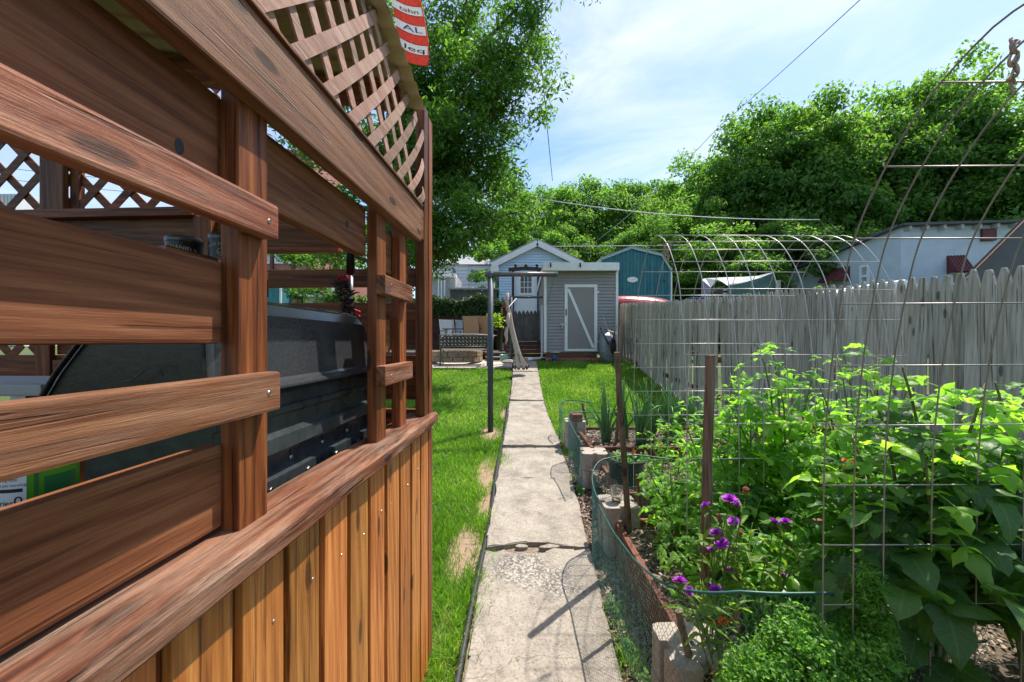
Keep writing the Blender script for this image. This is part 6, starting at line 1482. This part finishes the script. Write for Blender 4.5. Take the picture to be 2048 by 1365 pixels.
def plant(name, label, cat, base, stems, leaves, leafsz, nleaf, stem_r=.007, top_small=.45, face=(0, -1), extra=None, z_first=.12, stemmat='stem', pitch=(-15, 40), low=None):
    "stems: list of end offsets (x,y,z)"
    t = thing(name, label, cat, base); k = 0; ga = random.uniform(0, 6)
    for si, e in enumerate(stems):
        e = Vector(e); n = 10; pts = []
        for i in range(n+1):
            s = i/n; pts.append(Vector((e.x*s**1.4, e.y*s**1.4, e.z*s))+Vector((mnoise.noise(Vector((si*4.1+base[0], s*2.2, 1))), mnoise.noise(Vector((si*3.3, s*2.2, base[1]))), 0))*.05*e.z*s)
        MB().tube(pts, list(np.linspace(stem_r, stem_r*.45, n+1)), 6).build('stem', M[stemmat], t, smooth=True)
        m = max(1, int(nleaf*e.z/sum(Vector(q).z for q in stems)))
        for j in range(m):
            s = z_first+(1-z_first)*(j+.6)/m; f = s*n; i = min(int(f), n-1); p = pts[i].lerp(pts[i+1], f-i); ga += 2.4+random.uniform(-.5, .5)
            sz = leafsz*(1-(1-top_small)*max(0, (s-.55)/.45))*random.uniform(.75, 1.15)
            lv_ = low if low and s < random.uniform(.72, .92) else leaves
            link('leaf', lv_[random.randrange(len(lv_))], t, p, (R(random.uniform(*pitch)), R(random.uniform(-22, 22)), ga), sz)
    return t
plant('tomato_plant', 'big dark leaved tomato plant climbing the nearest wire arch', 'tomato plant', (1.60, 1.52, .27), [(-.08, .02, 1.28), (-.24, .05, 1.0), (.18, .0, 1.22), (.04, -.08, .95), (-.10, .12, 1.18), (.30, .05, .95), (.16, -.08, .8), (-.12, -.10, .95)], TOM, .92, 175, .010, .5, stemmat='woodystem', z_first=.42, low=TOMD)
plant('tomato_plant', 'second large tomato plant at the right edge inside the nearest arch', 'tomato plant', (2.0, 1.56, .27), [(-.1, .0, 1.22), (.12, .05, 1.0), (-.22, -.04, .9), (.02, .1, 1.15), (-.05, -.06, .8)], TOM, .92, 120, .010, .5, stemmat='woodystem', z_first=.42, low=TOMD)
plant('tomato_plant', 'tall airy tomato plant left of the nearest arch, before the fence', 'tomato plant', (1.72, 2.50, .27), [(-.18, 0, 1.36), (-.02, .08, 1.38), (.14, -.05, 1.22), (-.34, .1, 1.02), (-.1, -.1, 1.1)], TOM, .76, 135, .009, .5)
plant('tomato_plant', 'light green tomato plant behind the upright stake', 'tomato plant', (1.48, 2.78, .27), [(-.15, 0, 1.0), (.1, .05, 1.15), (-.3, -.05, .8), (.2, -.1, .95)], TOM, .66, 95, .008)
plant('tomato_plant', 'tomato plant behind the tallest one, nearer the fence', 'tomato plant', (2.25, 2.55, .27), [(-.15, 0, 1.34), (.1, .05, 1.25), (-.3, -.05, 1.0), (.2, -.1, 1.1)], TOM, .72, 70, .008)
plant('tomato_plant', 'bright tomato plant filling the bed right of the upright stake', 'tomato plant', (1.42, 2.45, .27), [(-.2, 0, .80), (.1, .05, .95), (-.3, -.05, .66), (.2, -.1, .9), (0, .1, .98)], TOM, .60, 115, .008)
plant('tomato_plant', 'bright tomato plant between the tall airy one and the nearest arch', 'tomato plant', (1.86, 2.15, .27), [(-.2, 0, 1.15), (.1, .05, 1.25), (-.3, -.05, .9), (.2, -.1, 1.2), (0, .1, 1.3)], TOM, .66, 95, .008)
plant('tomato_plant', 'low bright tomato plant in front of the middle bed board', 'tomato plant', (1.18, 2.95, .27), [(-.15, 0, .5), (.1, .05, .62), (-.2, -.05, .45), (.2, -.1, .6)], TOM, .48, 56, .007)
plant('young_tomato', 'young sprawling tomato plant by the plastic cup', 'tomato plant', (1.08, 2.62, .27), [(-.16, .02, .42), (.12, -.06, .48), (0, .12, .55), (-.05, -.15, .36), (.22, .05, .5)], TOM, .46, 52, .007)
plant('young_tomato', 'young tomato plant left of the upright stake, over the bed corner', 'tomato plant', (.98, 2.22, .27), [(-.12, .05, .36), (.1, .0, .42), (.02, -.14, .34), (.16, .12, .45)], TOM, .42, 40, .007)
plant('young_tomato', 'small tomato plant between the stake and the pepper plants', 'tomato plant', (1.32, 3.55, .36), [(-.12, .05, .5), (.1, .0, .62), (.02, -.14, .45)], TOM, .5, 36, .007)
plant('tomato_plant', 'leafy tomato plant inside the far arch, middle bed', 'tomato plant', (1.75, 3.6, .36), [(-.2, .0, .75), (.1, .05, .85), (.3, -.05, .8), (-.4, .02, .6)], TOM, .62, 54, .007)
plant('pepper_plant', 'pepper plant with glossy leaves in front of the nearest arch', 'pepper plant', (1.32, 1.95, .27), [(-.1, .02, .46), (.1, .05, .52), (.02, -.1, .4), (.15, -.06, .42), (-.14, -.1, .36)], PEP, 1.05, 90, .007)
plant('pepper_plant', 'second glossy pepper plant deeper in the nearest bed', 'pepper plant', (1.36, 2.32, .27), [(-.14, .02, .55), (.1, .05, .6), (.02, -.1, .5), (.18, 0, .56), (-.02, .12, .62)], PEP, 1.05, 90, .007)
plant('pepper_plant', 'low pepper plant beside the young tomato', 'pepper plant', (1.16, 1.95, .27), [(-.06, .02, .3), (.08, .05, .36), (.02, -.08, .28)], PEP, .85, 46, .006)
plant('pepper_plant', 'pepper plant under the tall airy tomato', 'pepper plant', (1.62, 2.0, .27), [(-.14, .02, .5), (.1, .05, .55), (.02, -.1, .45), (-.04, .1, .5)], PEP, 1.0, 64, .007)
for nm, x, y in (('by the path beside the thin pale stick', .60, 2.12), ('at the foot of the mesh, nearest the front', .64, 1.86), ('between path and the middle concrete block', .69, 4.05), ('under the green mesh halfway along', .61, 2.42)):
    plant('weed', 'small broad leaved weed '+nm, 'weed', (x, y, g(y)-.02), [(0, 0, .10), (.03, -.02, .08), (-.03, .02, .09)], PEP, .42, 16, .003)
# onions
OX = [('leftmost onion clump in the farthest bed', 1.12, 4.75), ('second onion clump from the path', 1.33, 4.85), ('onion clump behind the red flower', 1.50, 4.62), ('onion clump in the middle of the far bed', 1.66, 4.80), ('onion clump left of the upright stake top', 1.84, 4.70), ('rightmost onion clump by the tomato leaves', 2.02, 4.85), ('onion clump half hidden by the light tomato', 2.2, 4.7)]
for lab, x, y in OX:
    t = thing('onion_clump', lab, 'onion', (x, y, .43), 0, 'onions in the farthest bed')
    for k in range(15):
        a = random.uniform(0, 6.28); L = random.uniform(.45, .9); ln = random.uniform(.05, .28); bx0 = random.gauss(0, .035)
        pts = []
        kink = random.random() < .3
        for i in range(8):
            s = i/7; z = L*(s-.12*s*s) if not (kink and s > .6) else L*(.56-.3*(s-.6)); pts.append((bx0+math.cos(a)*ln*s**1.8*(2 if kink else 1), bx0*.5+math.sin(a)*ln*s**1.8, z))
        MB().tube(pts, [.013, .0145, .0145, .0135, .0115, .009, .006, .0015], 6).build('leaf', M['leaf_onion'], t, smooth=True)
# parsley and fine-leaved herbs
def herb(name, label, base, n_st, rad, h, per, sz, mat, cone=False, asp=.55):
    t = thing(name, label, 'herb', base); mb = MB(); C = []; Nn = []; T = []
    for k in range(n_st):
        a = rng.uniform(0, 6.28); q = rng.uniform(0, 1)**.5
        if cone:
            zz = rng.uniform(.08, 1)*h; rr = rad*(1-(zz/h))**.75*rng.uniform(.5, 1)+.012; e = np.array([math.cos(a)*rr, math.sin(a)*rr, zz+.01]); st = np.array([0, 0, max(0, zz-rr*.7)])
        else:
            e = np.array([math.cos(a)*rad*q, math.sin(a)*rad*q, h*(1-.45*q*q)*rng.uniform(.75, 1.05)]); st = np.array([e[0]*.25, e[1]*.25, 0])
        m_ = (st+e)/2+np.array([0, 0, .02]); mb.tube([Vector(st), Vector(m_), Vector(e)], .0014, 3, False)
        c = e+rng.normal(0, 1, (per, 3))*np.array([.020, .020, .011])*(.75 if cone else 1); C.append(c); Nn.append(np.tile([e[0]*1.5, e[1]*1.5-.1, .8], (per, 1))); T.append(np.clip(rng.normal(.5, .22, per)+.25*(e[2]/h-.6), 0, 1))
    tag(mb.build('stems', M['stem'], t), kind='stuff')
    tag(link('foliage', leafmesh('foliage', [leafcloud(np.concatenate(C), np.concatenate(Nn), sz, asp, .6, np.concatenate(T))], M[mat]), t), kind='stuff'); return t
herb('parsley_plant', 'bushy parsley in the front corner of the bed, left of the conical herb', (1.00, 1.36, .06), 330, .19, .64, 26, .017, 'leaf_parsley')
herb('parsley_plant', 'low parsley spilling beside the front concrete block', (.85, 1.37, .05), 260, .14, .54, 26, .016, 'leaf_parsley')
herb('parsley_plant', 'parsley at the bottom edge below the conical herb', (1.15, 1.30, .05), 330, .18, .62, 26, .016, 'leaf_parsley')
herb('conical_herb', 'upright conical feathery herb before the big tomato plant', (1.22, 1.37, .12), 480, .12, .74, 22, .024, 'leaf_parsley', True, .2)
herb('dwarf_herb', 'small feathery herb right of the parsley', (1.10, 1.46, .2), 130, .09, .42, 22, .018, 'leaf_parsley')
# asters
pet = MB()
for ring, (nn2, ln, el) in enumerate(((26, .021, .25), (22, .017, .7), (14, .012, 1.15))):
    for k in range(nn2):
        a = 2*math.pi*(k+.3*ring)/nn2+random.gauss(0, .06); e = el+random.gauss(0, .12); d = Vector((math.cos(a)*math.cos(e), math.sin(a)*math.cos(e), math.sin(e))); s = Vector((-math.sin(a), math.cos(a), 0))*.0022
        pet.quad(d*.003-s*.6, d*ln*.8-s, d*ln, d*ln*.8+s, d*.003+s*.6)
pet = pet.mesh('bloom', M['purple']); cal = MB().lathe([(0, -.018), (.006, -.016), (.0095, -.006), (.007, .001), (0, .001)], 9).mesh('calyx', M['leaf_aster'], smooth=True)
dead = MB().lathe([(0, 0), (.008, .002), (.012, .012), (.007, .018), (0, .014)], 9).mesh('dry_bloom', M['deadfl'])
lance = []
for s in range(4):
    V, LV, Fq = leaflet(.10, .018, 6, .4, .15+.1*s, 0); lance.append(np_mesh('leaf', np.array([tuple(v) for v in V]), np.array(Fq), M['leaf_aster'], True, {'tint': ('FLOAT', np.full(len(V), .5)), 'lv': ('FLOAT_VECTOR', np.array(LV))}))
def aster(label, base, heads, Y):
    t = thing('aster_plant', label, 'flower', base); o = Vector(base)
    for (px, py, kind, sc_) in heads:
        e = P(px, py, Y+random.uniform(-.05, .05))-o; b0 = Vector((random.gauss(0, .02), random.gauss(0, .02), 0)); mid = b0.lerp(e, .5)+Vector((random.gauss(0, .02), 0, .03))
        pts = [b0, b0.lerp(mid, .5), mid, mid.lerp(e, .5)+Vector((0, 0, .012)), e-Vector((0, 0, .012))]
        MB().tube(pts, [.0035, .003, .0028, .0024, .002], 5).build('stem', M['stem'], t, smooth=True)
        rot = (R(random.uniform(-10, 45)), R(random.uniform(-25, 25)), random.uniform(0, 6))
        if kind == 'b': bl = link('bloom', pet, t, e, rot, sc_*1.45)
        elif kind == 'd': bl = link('dry_bloom', dead, t, e, rot, sc_)
        if kind in 'bd': link('calyx', cal, bl)
        for k in range(9):
            s = random.uniform(.25, .98); i = min(int(s*4), 3); p = pts[i].lerp(pts[i+1], s*4-i); link('leaf', lance[random.randrange(4)], t, p, (R(random.uniform(15, 65)), R(random.uniform(-20, 20)), random.uniform(0, 6.28)), random.uniform(.5, .85) if s > .8 else random.uniform(.8, 1.4))
        if kind == 'd' or kind == 'b':
            for k in range(8): link('bract', lance[k % 4], t, e-Vector((0, 0, .016)), (R(random.uniform(10, 55)), 0, k*.78), .28)
aster('purple aster with many blooms around the upright stake', (.86, 1.72, .27), [(1433, 1068, 'b', 1), (1459, 1000, 'b', 1.15), (1475, 1012, 'b', .8), (1467, 1044, 'b', .9), (1443, 1088, 'b', 1.1), (1424, 1100, 'b', .7), (1458, 1146, 'b', 1.1), (1480, 1070, 'd', 1), (1492, 985, 'd', 1.2), (1440, 1038, 'd', 1), (1412, 1012, 'b', .9), (1505, 1040, 'l', 1), (1515, 1075, 'l', 1)], 1.68)
aster('small purple aster low behind the green mesh', (.82, 1.60, .27), [(1360, 1164, 'b', 1), (1378, 1183, 'b', .7), (1432, 1182, 'b', 1), (1418, 1172, 'b', .6)], 1.58)
aster('purple aster pair of blooms right of the leaning grey stick', (1.10, 1.76, .27), [(1548, 1046, 'b', 1), (1571, 1045, 'b', .9), (1567, 1153, 'b', .8), (1590, 1080, 'l', 1), (1610, 1090, 'l', 1), (1535, 1100, 'l', 1)], 1.72)
# marigolds
mar = MB()
for k in range(60):
    a = random.uniform(0, 6.28); e = random.uniform(-.1, 1.45); d = Vector((math.cos(a)*math.cos(e), math.sin(a)*math.cos(e), math.sin(e)*.6)); s = Vector((-math.sin(a), math.cos(a), 0))*.005
    mar.quad(d*.006, d*.016-s, d*.021, d*.016+s)
mar = mar.mesh('bloom', M['orangefl'])
t = thing('marigold_plant', 'orange marigolds above the front concrete block', 'flower', (.86, 1.63, .27)); o = t.location
for px, py in ((1430, 1247), (1445, 1243), (1460, 1243)):
    e = P(px, py, 1.62)-o; MB().tube([(0, 0, 0), e*.5+Vector((0, 0, .01)), e], .002, 4).build('stem', M['stem'], t); link('bloom', mar, t, e, (.4, 0, px))
t = thing('marigold_plant', 'tiny orange blooms deep among the tomato leaves', 'flower', (1.55, 1.9, .27)); o = t.location
for px, py in ((1690, 922), (1704, 926), (1694, 935)):
    e = P(px, py, 1.85)-o; MB().tube([(0, 0, 0), e*.5+Vector((0, 0, .01)), e], .002, 4).build('stem', M['stem'], t); link('bloom', mar, t, e, (.4, 0, px), .7)
